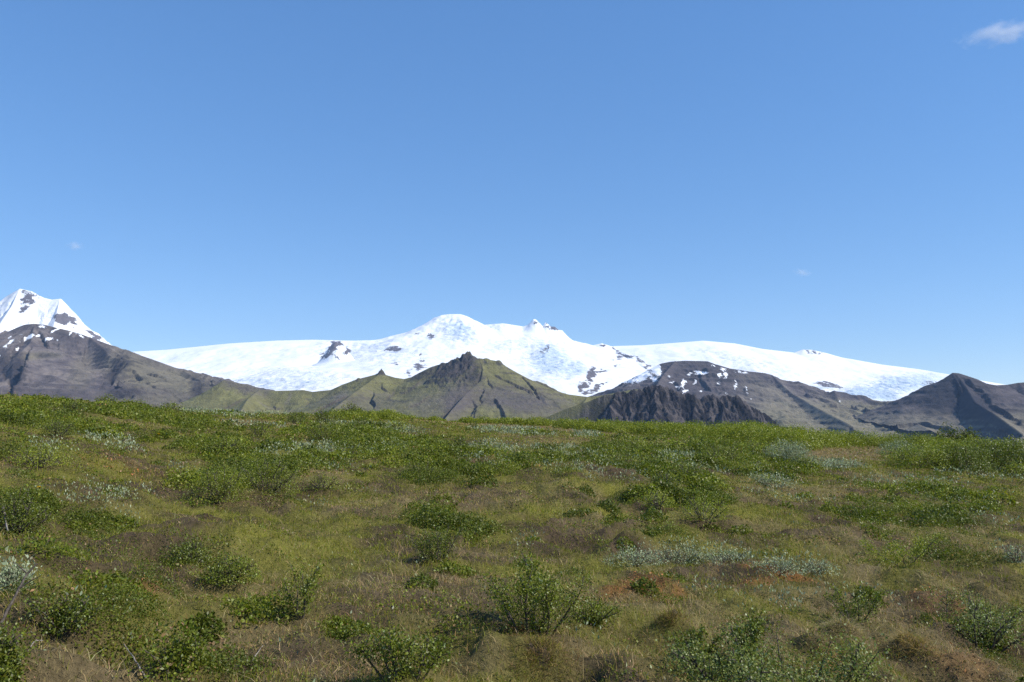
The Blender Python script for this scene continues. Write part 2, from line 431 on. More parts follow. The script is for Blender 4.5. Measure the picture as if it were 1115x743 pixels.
def c_mid(X, Y, H, sl, px, py, ex):
    qx, qy = wob(X, H, px, py, 55, 6, 621)
    n = fbm(X / 160, Y / 160, 5, 45); n2 = fbm(X / 60, H / 18, 4, 47)
    st = fbm(ex[0] / 32, ex[1] / 480, 4, 675)
    c = mixc(ROCK * 0.85, SCREE, sstep(-0.3, 0.5, n + 0.9 * st))
    green = sstep(428, 455, py + 18 * n) * sstep(800, 850, px)
    c = mixc(c, MOSS * 1.05, np.clip(green * 0.85 + 0.25 * sstep(0.1, 0.6, n), 0, 1) * sstep(760, 860, px))
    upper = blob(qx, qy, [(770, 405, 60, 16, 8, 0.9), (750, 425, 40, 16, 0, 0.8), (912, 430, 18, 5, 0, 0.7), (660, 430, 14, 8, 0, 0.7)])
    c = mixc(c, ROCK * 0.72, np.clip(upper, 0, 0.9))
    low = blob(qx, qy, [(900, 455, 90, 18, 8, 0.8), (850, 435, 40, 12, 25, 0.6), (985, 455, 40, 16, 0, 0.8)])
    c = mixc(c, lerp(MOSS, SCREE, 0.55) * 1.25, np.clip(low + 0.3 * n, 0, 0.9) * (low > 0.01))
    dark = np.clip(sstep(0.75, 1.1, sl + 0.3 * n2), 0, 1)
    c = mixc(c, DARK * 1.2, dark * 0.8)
    snow = blob(qx, qy, [(690, 404, 16, 6, -8, 0.9), (705, 398, 12, 4, 10, 0.85), (678, 408, 9, 5, -30, 0.9), (700, 410, 15, 5, -30, 0.75), (716, 403, 7, 8, -60, 0.8), (683, 414, 9, 4, 10, 0.8), (712, 413, 5, 4, 0, .7),
                         (744, 417, 2.6, 7, 20, 0.95), (739, 422, 4, 2, 0, 0.8), (746, 426, 4, 3, -20, 0.95), (756, 417, 2, 5, 10, 0.9), (752, 408, 4, 2, 0, 0.95), (763, 406, 9, 2, 5, 0.95), (732, 416, 3, 1.6, -20, 0.9), (730, 410, 3, 1.2, 0, 0.8), (777, 398, 5, 1.4, 25, 0.85), (788, 402, 6, 1.8, 20, 0.9), (784, 409, 3, 3, 0, 0.9), (790, 408, 3, 4, 0, 0.95), (783, 417, 1.6, 5, -10, 0.8), (801, 418, 1.6, 8, 0, 0.95), (800, 424, 2, 3, 0, 0.8), (764, 427, 3, 1.4, 0, 0.9), (790, 429, 3, 1, 0, 0.8),
                         (808, 405, 10, 1.8, 10, 0.8), (813, 424, 1.5, 6, 0, 0.85), (820, 435, 5, 1.2, 10, 0.7), (914, 437, 3, 1.2, 0, 0.8)])
    return c, dict(snow=snow - 0.2 * (px > 720))
x0 = at(600, 430, 6600)[0]; x1 = at(1200, 430, 6600)[0]
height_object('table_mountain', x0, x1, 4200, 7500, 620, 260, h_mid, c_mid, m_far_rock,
              'flat-topped dark mountain streaked with snow below the ice cap, with a long brown flank', 'mountain')

# --- dark pyramid at the right
def h_pyr(X, Y):
    rs = [ridge([(1037, 406), (1044, 406.5), (1052, 409), (1064, 413), (1075, 418), (1085, 419.5), (1097, 419), (1108, 417), (1120, 416), (1160, 414), (1230, 418)], 5200, 0.66, 420, 0.16),
          ridge([(970, 455, 7600), (985, 446, 7200), (1000, 436, 6700), (1012, 424, 6200), (1022, 416, 5800), (1030, 410.5, 5480), (1037, 406, 5200)], 5200, (0.6, 1.2), 300, 0.15),
          ridge([(1040, 406, 5200), (1052, 422, 4950), (1062, 438, 4600), (1085, 452, 4150), (1110, 470, 3700)], 5200, (0.5, 1.25), 260, 0.2),
          ridge([(1000, 462, 4600), (1012, 468, 4300), (1020, 474, 4000)], 5200, 0.35, 260, 0.14),
          ridge([(1110, 417, 5200), (1125, 440, 4800), (1150, 462, 4200)], 5200, 0.5, 260, 0.18)]
    h, S, D = roof(X, Y, rs)
    k = sstep(10, 200, D)
    h = h + k * ridged(S / 110, D / 500, 4, 51) * 24 + k * ridged(X / 330, Y / 330, 5, 58) * 26 + sstep(0, 50, D) * fbm(X / 40, Y / 40, 4, 53) * 8
    P = 34.0; q = h / P + 0.3 * fbm(X / 300, Y / 300, 2, 54); fr = q - np.floor(q)
    h = h + 0.25 * sstep(0, 80, D) * (np.floor(q) + sstep(0.2, 0.8, fr) - q) * P
    return h, (S, D)
def c_pyr(X, Y, H, sl, px, py, ex):
    px, py = wob(X, H, px, py, 120, 6, 631)
    n = fbm(X / 120, Y / 120, 5, 55); n2 = fbm(X / 40, H / 15, 4, 57)
    st = fbm(ex[0] / 28, ex[1] / 420, 4, 673)
    c = mixc(ROCK * 0.5, ROCK * 0.95, sstep(-0.4, 0.4, n + 0.9 * st))
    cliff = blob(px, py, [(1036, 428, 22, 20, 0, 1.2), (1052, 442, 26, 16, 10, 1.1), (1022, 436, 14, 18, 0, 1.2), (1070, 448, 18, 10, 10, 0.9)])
    c = mixc(c, DARK, np.clip(cliff + 0.25 * n2, 0, 0.9))  # shade of the left face is put into the cliff rock's colour
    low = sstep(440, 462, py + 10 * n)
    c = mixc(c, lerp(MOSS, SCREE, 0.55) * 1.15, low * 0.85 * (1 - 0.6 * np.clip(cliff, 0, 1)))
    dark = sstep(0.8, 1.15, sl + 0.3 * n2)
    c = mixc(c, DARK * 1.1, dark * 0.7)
    return c, dict(snow=np.zeros_like(px))
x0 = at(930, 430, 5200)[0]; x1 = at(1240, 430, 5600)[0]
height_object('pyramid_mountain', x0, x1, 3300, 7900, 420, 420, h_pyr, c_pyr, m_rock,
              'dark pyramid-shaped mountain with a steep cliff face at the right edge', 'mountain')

# --- brown mountain at the left
def h_left(X, Y):
    rs = [ridge([(-160, 350), (-80, 352), (-20, 357), (-8, 355), (2, 358), (9, 361), (18, 357), (27, 353.5), (38, 352.5), (50, 354), (62, 357), (75, 360), (90, 364.5), (105, 370), (120, 375.5), (140, 382.5), (165, 391), (190, 400), (215, 407), (240, 413.5), (262, 418), (285, 425), (310, 436), (340, 450)], 5400, 0.58, 520, 0.20),
          ridge([(98, 367, 5400), (112, 378, 5200), (118, 388, 5020), (132, 395, 4900), (140, 398, 4820), (128, 412, 4600), (122, 424, 4350), (140, 444, 4000)], 5400, (0.5, 0.85), 220, 0.24),
          ridge([(38, 353, 5400), (34, 372, 5100), (20, 388, 4850), (14, 396, 4700), (14, 420, 4350), (20, 440, 4000)], 5400, (0.5, 0.9), 240, 0.2),
          ridge([(200, 403, 5400), (212, 412, 5150), (232, 428, 4800), (250, 446, 4400)], 5400, 0.6, 200, 0.2),
          ridge([(240, 413, 5400), (258, 424, 5150), (276, 440, 4850)], 5400, 0.5, 220, 0.2)]
    h, S, D = roof(X, Y, rs)
    k = sstep(15, 240, D)
    h = h + k * ridged(S / 130, D / 700, 4, 61) * 24 + k * ridged(X / 380, Y / 380, 5, 68) * 34 + sstep(0, 50, D) * fbm(X / 45, Y / 45, 4, 63) * 8
    px, py = project(X, Y, h)
    cl = blob(px, py, [(128, 405, 18, 22, 30, 1.0), (232, 430, 26, 20, 30, 1.0), (20, 405, 14, 22, 0, 1.0), (140, 428, 22, 10, 0, 0.8)])
    P = 30.0; q = h / P + 0.3 * fbm(X / 300, Y / 300, 2, 64); fr = q - np.floor(q)
    h = h + (0.25 + 0.6 * cl) * sstep(0, 80, D) * (np.floor(q) + sstep(0.25, 0.75, fr) - q) * P
    h = h + cl * ridged(X / 70, Y / 260, 3, 66) * 26
    return h, (S, D, cl)
def c_left(X, Y, H, sl, px, py, ex):
    qx, qy = wob(X, H, px, py, 70, 5, 645)
    px, py = wob(X, H, px, py, 110, 6, 641)
    n = fbm(X / 150, Y / 150, 5, 65); n2 = fbm(X / 40, H / 15, 4, 67)
    st = fbm(ex[0] / 28, ex[1] / 420, 4, 671)
    c = mixc(ROCK * 0.9, SCREE, sstep(-0.4, 0.45, n + 0.9 * st))
    gr = blob(px, py, [(150, 405, 40, 18, 20, 0.7), (190, 415, 60, 14, 15, 0.7), (40, 388, 26, 4, -3, 0.6), (90, 405, 14, 20, 30, 0.35), (262, 430, 16, 14, 20, 0.9), (170, 440, 60, 14, 0, 0.5)])
    c = mixc(c, lerp(MOSS, SCREE, 0.35), np.clip(gr + 0.25 * n, 0, 0.85))
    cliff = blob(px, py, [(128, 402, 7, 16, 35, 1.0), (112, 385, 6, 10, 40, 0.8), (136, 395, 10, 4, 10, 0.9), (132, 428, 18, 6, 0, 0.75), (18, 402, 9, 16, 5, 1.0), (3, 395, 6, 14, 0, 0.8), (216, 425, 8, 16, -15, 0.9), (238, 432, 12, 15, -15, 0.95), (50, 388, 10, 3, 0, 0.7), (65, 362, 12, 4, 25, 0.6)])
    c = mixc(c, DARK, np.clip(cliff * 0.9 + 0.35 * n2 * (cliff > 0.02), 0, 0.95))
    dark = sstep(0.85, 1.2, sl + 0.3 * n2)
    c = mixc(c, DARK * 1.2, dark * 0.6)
    snow = blob(qx, qy, [(2, 360, 5, 3, -30, 1), (30, 368, 8, 1.8, -30, 1.0), (41, 366, 4, 1.6, -20, 0.9), (51, 369, 6, 2, -12, 1.0), (11, 367, 3, 1.4, -50, 0.9), (12, 372, 5, 1.8, -25, 0.9), (6, 377, 3, 1.6, -50, 0.9), (18, 381, 3, 1.8, -45, 1.0), (47, 355, 5, 1.4, 10, 0.8), (60, 360, 5, 1.3, -35, 0.85), (78, 363, 3, 1.3, -40, 0.9), (88, 366, 5, 1.2, 35, 0.85), (23, 365, 2, 0.8, 0, 0.7), (0, 388, 2, 2, 0, 0.7), (84, 358, 4, 1, 25, 0.6), (62, 371, 2, 1, 0, 0.7)])
    return c, dict(snow=snow)
x0 = at(-190, 430, 5400)[0]; x1 = at(360, 430, 5400)[0]
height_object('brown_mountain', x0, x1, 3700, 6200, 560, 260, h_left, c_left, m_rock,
              'brown scree mountain with small snow patches and dark cliffs at the left', 'mountain')

# --- green ridge with a rocky top, centre
def h_green(X, Y):
    rs = [ridge([(190, 470), (225, 440), (243, 414), (255, 416), (270, 420), (283, 424), (300, 425.5), (318, 425), (330, 424.5), (340, 426.5), (360, 424.5), (372, 419), (388, 413), (400, 410), (411, 407), (415, 405), (420, 408), (430, 411), (440, 412.5), (448, 410.5), (456, 406), (468, 400), (480, 396.5), (490, 395), (497, 391), (500, 390.5), (504, 389.5), (508, 385.5), (511, 385), (513, 388), (520, 390), (530, 391), (544, 393.5), (548, 397), (560, 404), (575, 412), (590, 419), (605, 426), (620, 429.5), (640, 432), (656, 430.5), (672, 427), (690, 424), (720, 424), (760, 440)], 4200, 0.62, 420, 0.2),
          ridge([(522, 390, 4200), (526, 402, 4080), (524, 414, 3940), (508, 428, 3760), (492, 446, 3500), (480, 462, 3300)], 4200, (0.5, 1.0), 200, 0.26),
          ridge([(415, 406, 4200), (402, 416, 4080), (385, 428, 3880), (362, 446, 3600)], 4200, 0.5, 240, 0.22),
          ridge([(283, 424, 4200), (270, 434, 4000), (262, 448, 3800)], 4200, 0.5, 240, 0.22),
          ridge([(560, 404, 4200), (578, 424, 4000), (590, 446, 3700)], 4200, 0.5, 240, 0.22),
          ridge([(640, 432, 4200), (630, 446, 4000), (610, 462, 3750)], 4200, 0.45, 240, 0.22)]
    h, S, D = roof(X, Y, rs)
    k = sstep(15, 200, D)
    h = h + k * ridged(S / 90, D / 450, 4, 71) * 20 + k * fbm(X / 260, Y / 260, 5, 72) * 20 + sstep(0, 40, D) * fbm(X / 30, Y / 30, 4, 73) * 5
    px, py = project(X, Y, h)
    crag = blob(px, py, [(495, 402, 30, 14, -15, 1.0), (510, 390, 8, 6, 0, 0.5), (500, 410, 24, 12, 0, 0.8)])
    h = h + crag * ridged(X / 40, Y / 80, 4, 76) * 22 * sstep(0, 25, D)
    top = np.exp(-(D / 14.0) ** 2) * blob(px, py, [(508, 388, 14, 6, 0, 1), (490, 395, 20, 5, 0, .6), (415, 406, 5, 4, 0, 0.9)])
    h = h + top * (ridged(X / 16, Y / 16, 3, 79) * 8)
    for ppx, ppy, ph, pr in [(504, 390, 7, 9), (508.5, 387, 13, 9), (512, 389, 9, 8), (498, 391, 8, 8), (491, 395, 7, 9), (482, 397, 5, 10), (414, 406, 11, 10), (417, 407, 7, 9), (390, 413, 5, 8), (530, 392, 5, 14), (544, 394, 6, 14)]:
        pp = at(ppx, ppy, 4200)
        h = h + ph * np.exp(-(((X - pp[0]) / pr) ** 2 + ((Y - pp[1]) / (pr * 2)) ** 2) ** 2)
    P = 26.0; q = h / P + 0.25 * fbm(X / 250, Y / 250, 2, 74); fr = q - np.floor(q)
    band = sstep(540, 570, px) + 0.35
    h = h + 0.3 * np.clip(band, 0, 1) * sstep(0, 70, D) * (np.floor(q) + sstep(0.25, 0.75, fr) - q) * P
    return h, (S, D, crag)
def c_green(X, Y, H, sl, px, py, ex):
    px, py = wob(X, H, px, py, 90, 7, 651)
    n = fbm(X / 110, Y / 110, 5, 75); n2 = fbm(X / 30, H / 10, 4, 77); n3 = fbm(ex[0] / 40, ex[1] / 300, 4, 78)
    c = mixc(MOSS * 0.95, GRASSY, sstep(-0.4, 0.4, n))
    c = mixc(c, SCREE * 0.9, sstep(0.05, 0.5, n3 + 0.4 * n) * 0.6)
    brown = blob(px, py, [(500, 435, 26, 18, -20, 0.85), (560, 436, 60, 14, 10, 0.75), (265, 420, 24, 8, 15, 0.7), (470, 440, 30, 16, 0, 0.4), (390, 440, 40, 12, 0, 0.45), (440, 405, 14, 6, 0, .3)])
    c = mixc(c, ROCK * 1.05, np.clip(brown + 0.3 * n2 * (brown > 0.02), 0, 0.9))
    crag = blob(px, py, [(492, 402, 26, 12, -15, 0.95), (508, 392, 12, 8, 0, 0.95), (460, 408, 14, 6, -15, 0.7), (515, 408, 10, 12, 20, 0.8), (415, 406, 4, 2, 0, 0.9)])
    c = mixc(c, DARK * 1.1, np.clip(crag + 0.35 * n2 * (crag > 0.02), 0, 0.92))
    streak = blob(px, py, [(590, 435, 9, 1.8, 45, 0.6), (575, 425, 6, 1.6, 45, 0.5), (606, 441, 5, 2, 30, 0.5), (545, 425, 8, 2, 30, .6), (430, 437, 12, 1.2, 0, .6)])
    c = mixc(c, DARK * 1.3, np.clip(streak, 0, 0.85))
    dark = sstep(0.8, 1.1, sl + 0.3 * n2)
    c = mixc(c, ROCK * 0.7, dark * 0.7)
    return c, dict(snow=np.zeros_like(px))
x0 = at(170, 430, 4200)[0]; x1 = at(790, 430, 4200)[0]
height_object('green_ridge', x0, x1, 3100, 4900, 900, 300, h_green, c_green, m_rock,
              'mossy green ridge with a dark craggy top in the middle below the snow', 'mountain')

# --- dark crag ridge, right of centre
def h_crag(X, Y):
    rs = [ridge([(560, 474), (590, 456), (615, 445), (640, 437), (655, 431), (670, 428), (683, 426.5), (691, 425), (697, 423.5), (703, 421.5), (709, 421.5), (716, 419), (721, 421.5), (730, 423.5), (738.5, 424.5), (743.5, 431), (751, 428.5), (757, 431), (761, 436.5), (767.5, 432), (777.5, 429), (782.5, 433), (791, 430.5), (797, 433), (802.5, 431), (810, 437), (817, 443), (823, 444.5), (828, 449), (835, 452), (841, 458.5), (855, 468), (880, 482)], 3300, 1.35, 150, 0.32),
          ridge([(716, 419.5, 3300), (712, 432, 3240), (716, 446, 3170), (708, 462, 3080)], 3300, 1.4, 120, 0.35),
          ridge([(751, 429, 3300), (757, 440, 3250), (754, 456, 3170)], 3300, 1.5, 120, 0.35),
          ridge([(779, 430, 3300), (788, 442, 3245), (786, 460, 3160)], 3300, 1.5, 120, 0.35),
          ridge([(672, 428, 3300), (664, 442, 3230), (668, 460, 3140)], 3300, 1.2, 120, 0.35)]
    h, S, D = roof(X, Y, rs)
    wx = X + 25 * fbm(X / 70, Y / 70, 3, 87); wy = Y + 25 * fbm(X / 70, Y / 70, 3, 88)
    rug = sstep(640, 690, project(X, Y, h)[0])
    h = h + sstep(2, 50, D) * (ridged(wx / 55, wy / 110, 5, 81, 0.6) * 24) * (0.3 + 0.7 * rug)
    h = h + rug * (ridged(wx / 24, wy / 24, 3, 83) - 0.25) * 18 * (0.75 + 0.4 * sstep(0, 20, D))
    P = 16.0; q = h / P + 0.4 * fbm(X / 120, Y / 120, 2, 84); fr = q - np.floor(q)
    h = h + 0.5 * rug * sstep(4, 40, D) * (np.floor(q) + sstep(0.3, 0.7, fr) - q) * P
    return h, (S, D)
def c_crag(X, Y, H, sl, px, py, ex):
    n = fbm(X / 60, Y / 60, 5, 85); n2 = ridged(ex[0] / 42, ex[1] / 260, 4, 81)
    c = mixc(DARK * 0.4, DARK * 0.9, sstep(-0.2, 0.8, n + 0.6 * n2))
    c = mixc(c, SCREE * 0.95, sstep(0.45, 0.9, n2 + n * 0.4) * 0.5)
    gr = 1 - sstep(618, 668, px + 30 * n + (py - 440) * 0.6)
    c = mixc(c, MOSS, np.clip(gr, 0, 1) * 0.9)
    return c, dict(snow=np.zeros_like(px))
x0 = at(540, 440, 3300)[0]; x1 = at(900, 440, 3300)[0]
height_object('dark_crag', x0, x1, 2700, 3700, 440, 230, h_crag, c_crag, m_rock,
              'low dark rock ridge cut by gullies just above the green thicket, right of the middle', 'mountain')

# ------------------------------------------------------------------ the heath
EYE = 1.6
CREST = np.array([  # px, py of the bare ground on the skyline, distance
    (-400, 446, 34), (-100, 439, 35), (0, 438, 36), (60, 440, 38), (115, 444, 40), (200, 451, 44), (310, 453, 47), (375, 455, 48), (430, 456, 50),
    (485, 459, 52), (505, 461, 53), (640, 467, 54), (740, 471, 55), (830, 476, 56), (880, 482, 56), (960, 486, 56), (1030, 490, 54), (1115, 498, 50), (1250, 505, 48), (1600, 520, 46)], float)

def crest(th):
    px = 557.5 + F * 1.006 * np.tan(np.clip(th, -0.9, 0.9))
    py = np.interp(px, CREST[:, 0], CREST[:, 1]); dc = np.interp(px, CREST[:, 0], CREST[:, 2])
    return px, (472.0 - py) / F * dc, dc

# hummocks read off the photograph: px, py, radius m, height m
HUMMOCKS = [(995, 716, 0.19, 0.09), (918, 690, 0.16, 0.06), (885, 702, 0.14, 0.06), (1043, 732, 0.17, 0.05), (1077, 645, 0.22, 0.06), (992, 637, 0.40, 0.09),
            (546, 708, 0.20, 0.06), (590, 726, 0.22, 0.06), (660, 735, 0.26, 0.06), (730, 682, 0.14, 0.06), (870, 630, 0.8, 0.12), (690, 635, 0.5, 0.07), (560, 686, 0.4, 0.05), (1020, 660, 0.4, 0.07),
            (910, 584, 0.5, 0.12), (60, 650, 0.8, 0.12), (230, 603, 0.8, 0.14), (690, 590, 0.3, 0.08), (300, 524, 1.0, 0.15), (235, 540, 0.9, 0.15)]

def base_ground(x, y):
    th = np.arctan2(x, y); r = np.hypot(x, y)
    px, zc, dc = crest(th)
    back = sstep(0.7, 2.2, np.abs(th))
    zc = lerp(zc, -1.6 - 0.9, back)
    t = r / dc
    s = t * (1.14 - 0.14 * t)
    rise = -EYE + (zc + EYE) * s
    e = np.maximum(r - dc, 0)
    beyond = zc - 0.045 * e - 0.0016 * e * e
    # a green bank on the skyline left of the middle
    z = np.where(t <= 1, rise, beyond)
    return np.maximum(z, PLAIN + 0 * z), r, t

def relief(x, y, r):
    w = 1 - sstep(70, 140, r)
    big = fbm(x / 7.5 + 3.3, y / 7.5, 3, 101) * 0.30
    wx = x + 0.35 * perlin(x / 0.9, y / 0.9, 131); wy = y + 0.35 * perlin(x / 0.9, y / 0.9, 133)
    hum = np.abs(perlin(wx / 1.05, wy / 1.05, 111)); hum = (0.35 - hum) * 0.24 + 0.06 * fbm(x / 0.55, y / 0.55, 2, 135)
    hum = hum * sstep(-0.35, 0.3, perlin(x / 5, y / 5, 113) + 0.15)
    fine = fbm(x / 0.34, y / 0.34, 3, 121) * 0.085
    near = sstep(1.5, 4.0, r)
    far = 1 - 0.55 * sstep(25, 45, r)
    return (big * far + hum * far + fine) * w * near

HUM_XY = []
def ground(x, y):
    x = np.asarray(x, float); y = np.asarray(y, float)
    z, r, t = base_ground(x, y)
    z = z + relief(x, y, r)
    for hx, hy, hr, hh in HUM_XY:
        d2 = ((x - hx) ** 2 + (y - hy) ** 2) / (hr * hr)
        z = z + np.where(d2 < 9, hh * np.exp(-d2 * d2 * 0.9), 0)
    return z

def hit(px, py):
    """where the photograph's pixel meets the heath"""
    px = np.atleast_1d(np.asarray(px, float)); py = np.atleast_1d(np.asarray(py, float))
    dx, dy, dz = ray(px, py)
    t = np.geomspace(2.0, 75.0, 900)[None, :]
    X = dx[:, None] * t; Y = dy[:, None] * t; Z = dz[:, None] * t
    below = Z < ground(X, Y)
    i = np.where(below.any(1), below.argmax(1), 0)
    # a pixel above the ground's skyline: the closest approach instead
    gap = (Z - ground(X, Y)) / t
    i = np.where(below.any(1), i, np.where(t[0][None, :] < 60, gap, 9e9).argmin(1))
    k = np.arange(len(px))
    x, y = X[k, i], Y[k, i]
    return x, y, ground(x, y)

_hx, _hy, _ = hit([h[0] for h in HUMMOCKS], [h[1] for h in HUMMOCKS])
HUM_XY = [(a, b, h[2] * (0.75 if h[2] < 0.45 else 1), h[3]) for a, b, h in zip(_hx, _hy, HUMMOCKS)]

# -- what grows where: soft patches laid on the heath (photograph px, py of the middle, half width px, half height px)
def patches(items):
    px = [i[0] for i in items]; py = [i[1] for i in items]
    x, y, z = hit(px, py)
    x1, y1, z1 = hit(px, [i[1] - i[3] for i in items]); x2, y2, z2 = hit(px, [i[1] + i[3] for i in items])
    out = []
    for k, i in enumerate(items):
        r = math.hypot(x[k], y[k])
        out.append((x[k], y[k], max(0.12, i[2] / F * r), float(np.clip(0.5 * abs(math.hypot(x1[k], y1[k]) - math.hypot(x2[k], y2[k])), 0.15, 7)), i[4] if len(i) > 4 else 1.0))
    return out

def in_patches(x, y, ps, seed, rough=0.5):
    v = np.zeros(np.shape(x))
    n = fbm(x / 0.8, y / 0.8, 3, seed) + 0.6 * perlin(x / 2.3, y / 2.3, seed + 3)
    r = np.hypot(x, y) + 1e-6
    for (cx, cy, a, b, st) in ps:
        cr = math.hypot(cx, cy)
        ux, uy = cy / cr, -cx / cr              # across the view
        dx, dy = x - cx, y - cy
        u = (dx * ux + dy * uy) / a; w = (dx * uy * -1 + dy * ux) / b
        v = np.maximum(v, st * sstep(1.35, 0.6, np.sqrt(u * u + w * w) + rough * n))
    return v

P_SILVER = patches([(730, 608, 62, 9), (790, 606, 20, 6, .8), (840, 617, 40, 5), (895, 620, 18, 6, .7), (395, 467, 50, 4), (420, 466, 30, 4), (340, 492, 45, 14), (310, 498, 30, 10, .7), (120, 480, 22, 7), (55, 487, 22, 6), (140, 492, 18, 5), (95, 545, 40, 10), (150, 535, 20, 8, .8), (215, 450, 22, 3), (250, 452, 20, 3, .8), (290, 450, 20, 2.5, .7), (270, 463, 40, 3, .6),
                    (415, 492, 28, 7), (445, 498, 20, 5, .8), (530, 490, 30, 9, .8), (535, 510, 25, 8, .6), (600, 488, 40, 3), (640, 498, 55, 4), (625, 512, 60, 4, .8), (640, 474, 14, 3), (735, 501, 45, 8), (690, 520, 50, 5, .6), (840, 524, 26, 5), (822, 511, 8, 3), (905, 508, 24, 4), (890, 503, 20, 4, .7), (990, 527, 50, 5, .6), (1060, 512, 30, 3, .8), (1040, 540, 40, 5, .5), (820, 652, 60, 9, .65), (880, 655, 50, 7, .6), (1000, 655, 40, 8, .5), (740, 640, 30, 6, .5), (860, 545, 40, 4, .4), (1100, 605, 12, 6, .8), (95, 684, 18, 7, .7), (120, 678, 16, 5, .6), (10, 633, 14, 8, .8), (205, 515, 14, 6, .5), (355, 555, 22, 5, .7), (145, 575, 18, 4, .5), (575, 590, 20, 5, .6), (560, 470, 40, 4, .6), (700, 745, 10, 6, .8), (650, 700, 20, 5, .4), (1075, 562, 26, 4, .5)])
P_ORANGE = patches([(690, 633, 40, 6), (672, 641, 22, 4), (850, 625, 46, 6), (812, 634, 34, 5), (720, 643, 30, 4, .8), (1020, 648, 22, 5, .5), (165, 640, 18, 3, .7), (570, 690, 20, 4, .6), (905, 720, 14, 5, .4), (430, 712, 18, 6, .5), (115, 505, 50, 6, .2), (565, 505, 40, 5, .35), (1060, 725, 26, 6, .4)])
P_BROWN = patches([(560, 464, 60, 4), (640, 468, 50, 4), (480, 460, 60, 3, .8), (600, 478, 40, 5, .5), (700, 480, 50, 4, .6), (915, 493, 36, 7), (945, 489, 24, 5), (870, 497, 20, 5, .7), (280, 461, 40, 3, .8), (130, 460, 30, 3, .6), (50, 460, 10, 2, .9), (345, 525, 30, 8, .6), (365, 512, 25, 6, .6), (430, 545, 80, 12, .5), (520, 540, 90, 10, .55), (600, 535, 70, 9, .5), (430, 640, 60, 16, .6), (500, 640, 60, 20, .45), (640, 570, 50, 10, .5), (900, 540, 40, 8, .7), (860, 536, 60, 7, .6), (800, 540, 50, 8, .5), (820, 570, 90, 8, .6), (920, 577, 60, 7, .6), (1030, 590, 80, 10, .55), (1080, 570, 40, 8, .6), (960, 520, 30, 4, .6), (700, 655, 60, 10, .6), (760, 660, 60, 14, .55), (900, 660, 90, 14, .6), (960, 690, 70, 20, .6), (830, 690, 80, 16, .6), (1050, 640, 60, 14, .6), (280, 700, 90, 26, .65), (100, 720, 80, 16, .7), (380, 730, 90, 20, .6), (640, 715, 80, 20, .55), (520, 720, 40, 16, .6), (1080, 735, 50, 14, .6), (250, 555, 70, 7, .5), (270, 640, 50, 6, .3), (780, 625, 20, 10, .8), (940, 622, 30, 10, .7), (985, 660, 30, 8, .6)])
P_LEAFY = patches([(235, 530, 34, 14), (290, 520, 34, 14), (250, 490, 50, 10), (330, 505, 50, 8, .8), (60, 450, 60, 8), (160, 455, 50, 7), (90, 470, 60, 6, .8), (30, 500, 34, 8), (60, 495, 40, 7, .8), (25, 560, 34, 18), (70, 580, 60, 16), (190, 600, 60, 14), (260, 610, 60, 16), (100, 610, 80, 14, .9), (40, 620, 50, 14, .8), (120, 660, 90, 20, .7), (190, 670, 60, 20, .6), (60, 650, 40, 14, .8), (270, 660, 60, 14, .6), (410, 450, 70, 6), (380, 475, 60, 10), (420, 484, 60, 10), (500, 500, 60, 9), (470, 512, 60, 8, .9), (560, 515, 50, 6, .7), (690, 492, 60, 7), (670, 500, 50, 8), (735, 480, 60, 6), (780, 490, 50, 8), (730, 520, 30, 8), (760, 550, 40, 10), (720, 545, 30, 8, .9), (800, 500, 40, 12, .9), (850, 505, 30, 8, .7), (990, 560, 60, 10, .7), (960, 550, 50, 8, .6), (1010, 540, 50, 8, .6), (680, 575, 40, 8, .6), (490, 575, 50, 12, .6), (460, 590, 40, 10, .6), (1000, 610, 50, 10, .6), (930, 555, 40, 6, .6), (1065, 685, 50, 14, .7), (350, 580, 40, 8, .4), (330, 650, 20, 14, .5), (1040, 550, 50, 6, .6), (590, 500, 40, 6, .6)])

def biome(x, y):
    r = np.hypot(x, y)
    silver = in_patches(x, y, P_SILVER, 201, 0.75)
    orange = in_patches(x, y, P_ORANGE, 211, 1.3) * sstep(-0.5, 0.0, fbm(x / 0.3, y / 0.3, 3, 215))
    brown = in_patches(x, y, P_BROWN, 221, 0.7)
    leafy = in_patches(x, y, P_LEAFY, 231, 0.9) * lerp(0.5, 1.0, sstep(8, 15, r))
    n = fbm(x / 3.2, y / 3.2, 4, 241)
    n2 = fbm(x / 0.9, y / 0.9, 3, 251)
    brown = np.clip(brown + 0.55 * sstep(0.05, 0.5, n2 + 0.4 * n) - 0.3 * leafy, 0, 1)
    leafy = np.clip(leafy + 0.6 * sstep(0.12, 0.45, fbm(x / 2.4, y / 2.4, 3, 261)) * (1 - brown), 0, 1)
    left = sstep(2, -14, x + 0.0 * y)
    leafy = np.clip(leafy + 0.35 * left * sstep(-0.2, 0.3, n), 0, 1)
    strip = in_patches(x, y, [p for p in P_BROWN if math.hypot(p[0], p[1]) > 22], 225, 0.35)
    brown = np.maximum(brown, strip); leafy = leafy * (1 - 0.85 * strip); silver = silver * (1 - 0.6 * strip)
    brown = np.clip(brown + 0.25 * sstep(10, 6, r) * (1 - leafy), 0, 1)
    return silver, orange, brown, leafy

G_GREEN = C3(0.205, 0.210, 0.020); G_DRY = C3(0.29, 0.20, 0.078); G_PALE = C3(0.44, 0.345, 0.18); G_RED = C3(0.19, 0.105, 0.055)
L_GREEN = C3(0.150, 0.172, 0.015); L_DEEP = C3(0.074, 0.094, 0.012); L_LIME = C3(0.225, 0.250, 0.020); SILVER = C3(0.33, 0.37, 0.225)
SOIL = C3(0.085, 0.060, 0.035); LITTER = C3(0.16, 0.12, 0.065); O_MOSS = C3(0.29, 0.130, 0.040); GMOSS = C3(0.17, 0.16, 0.03)

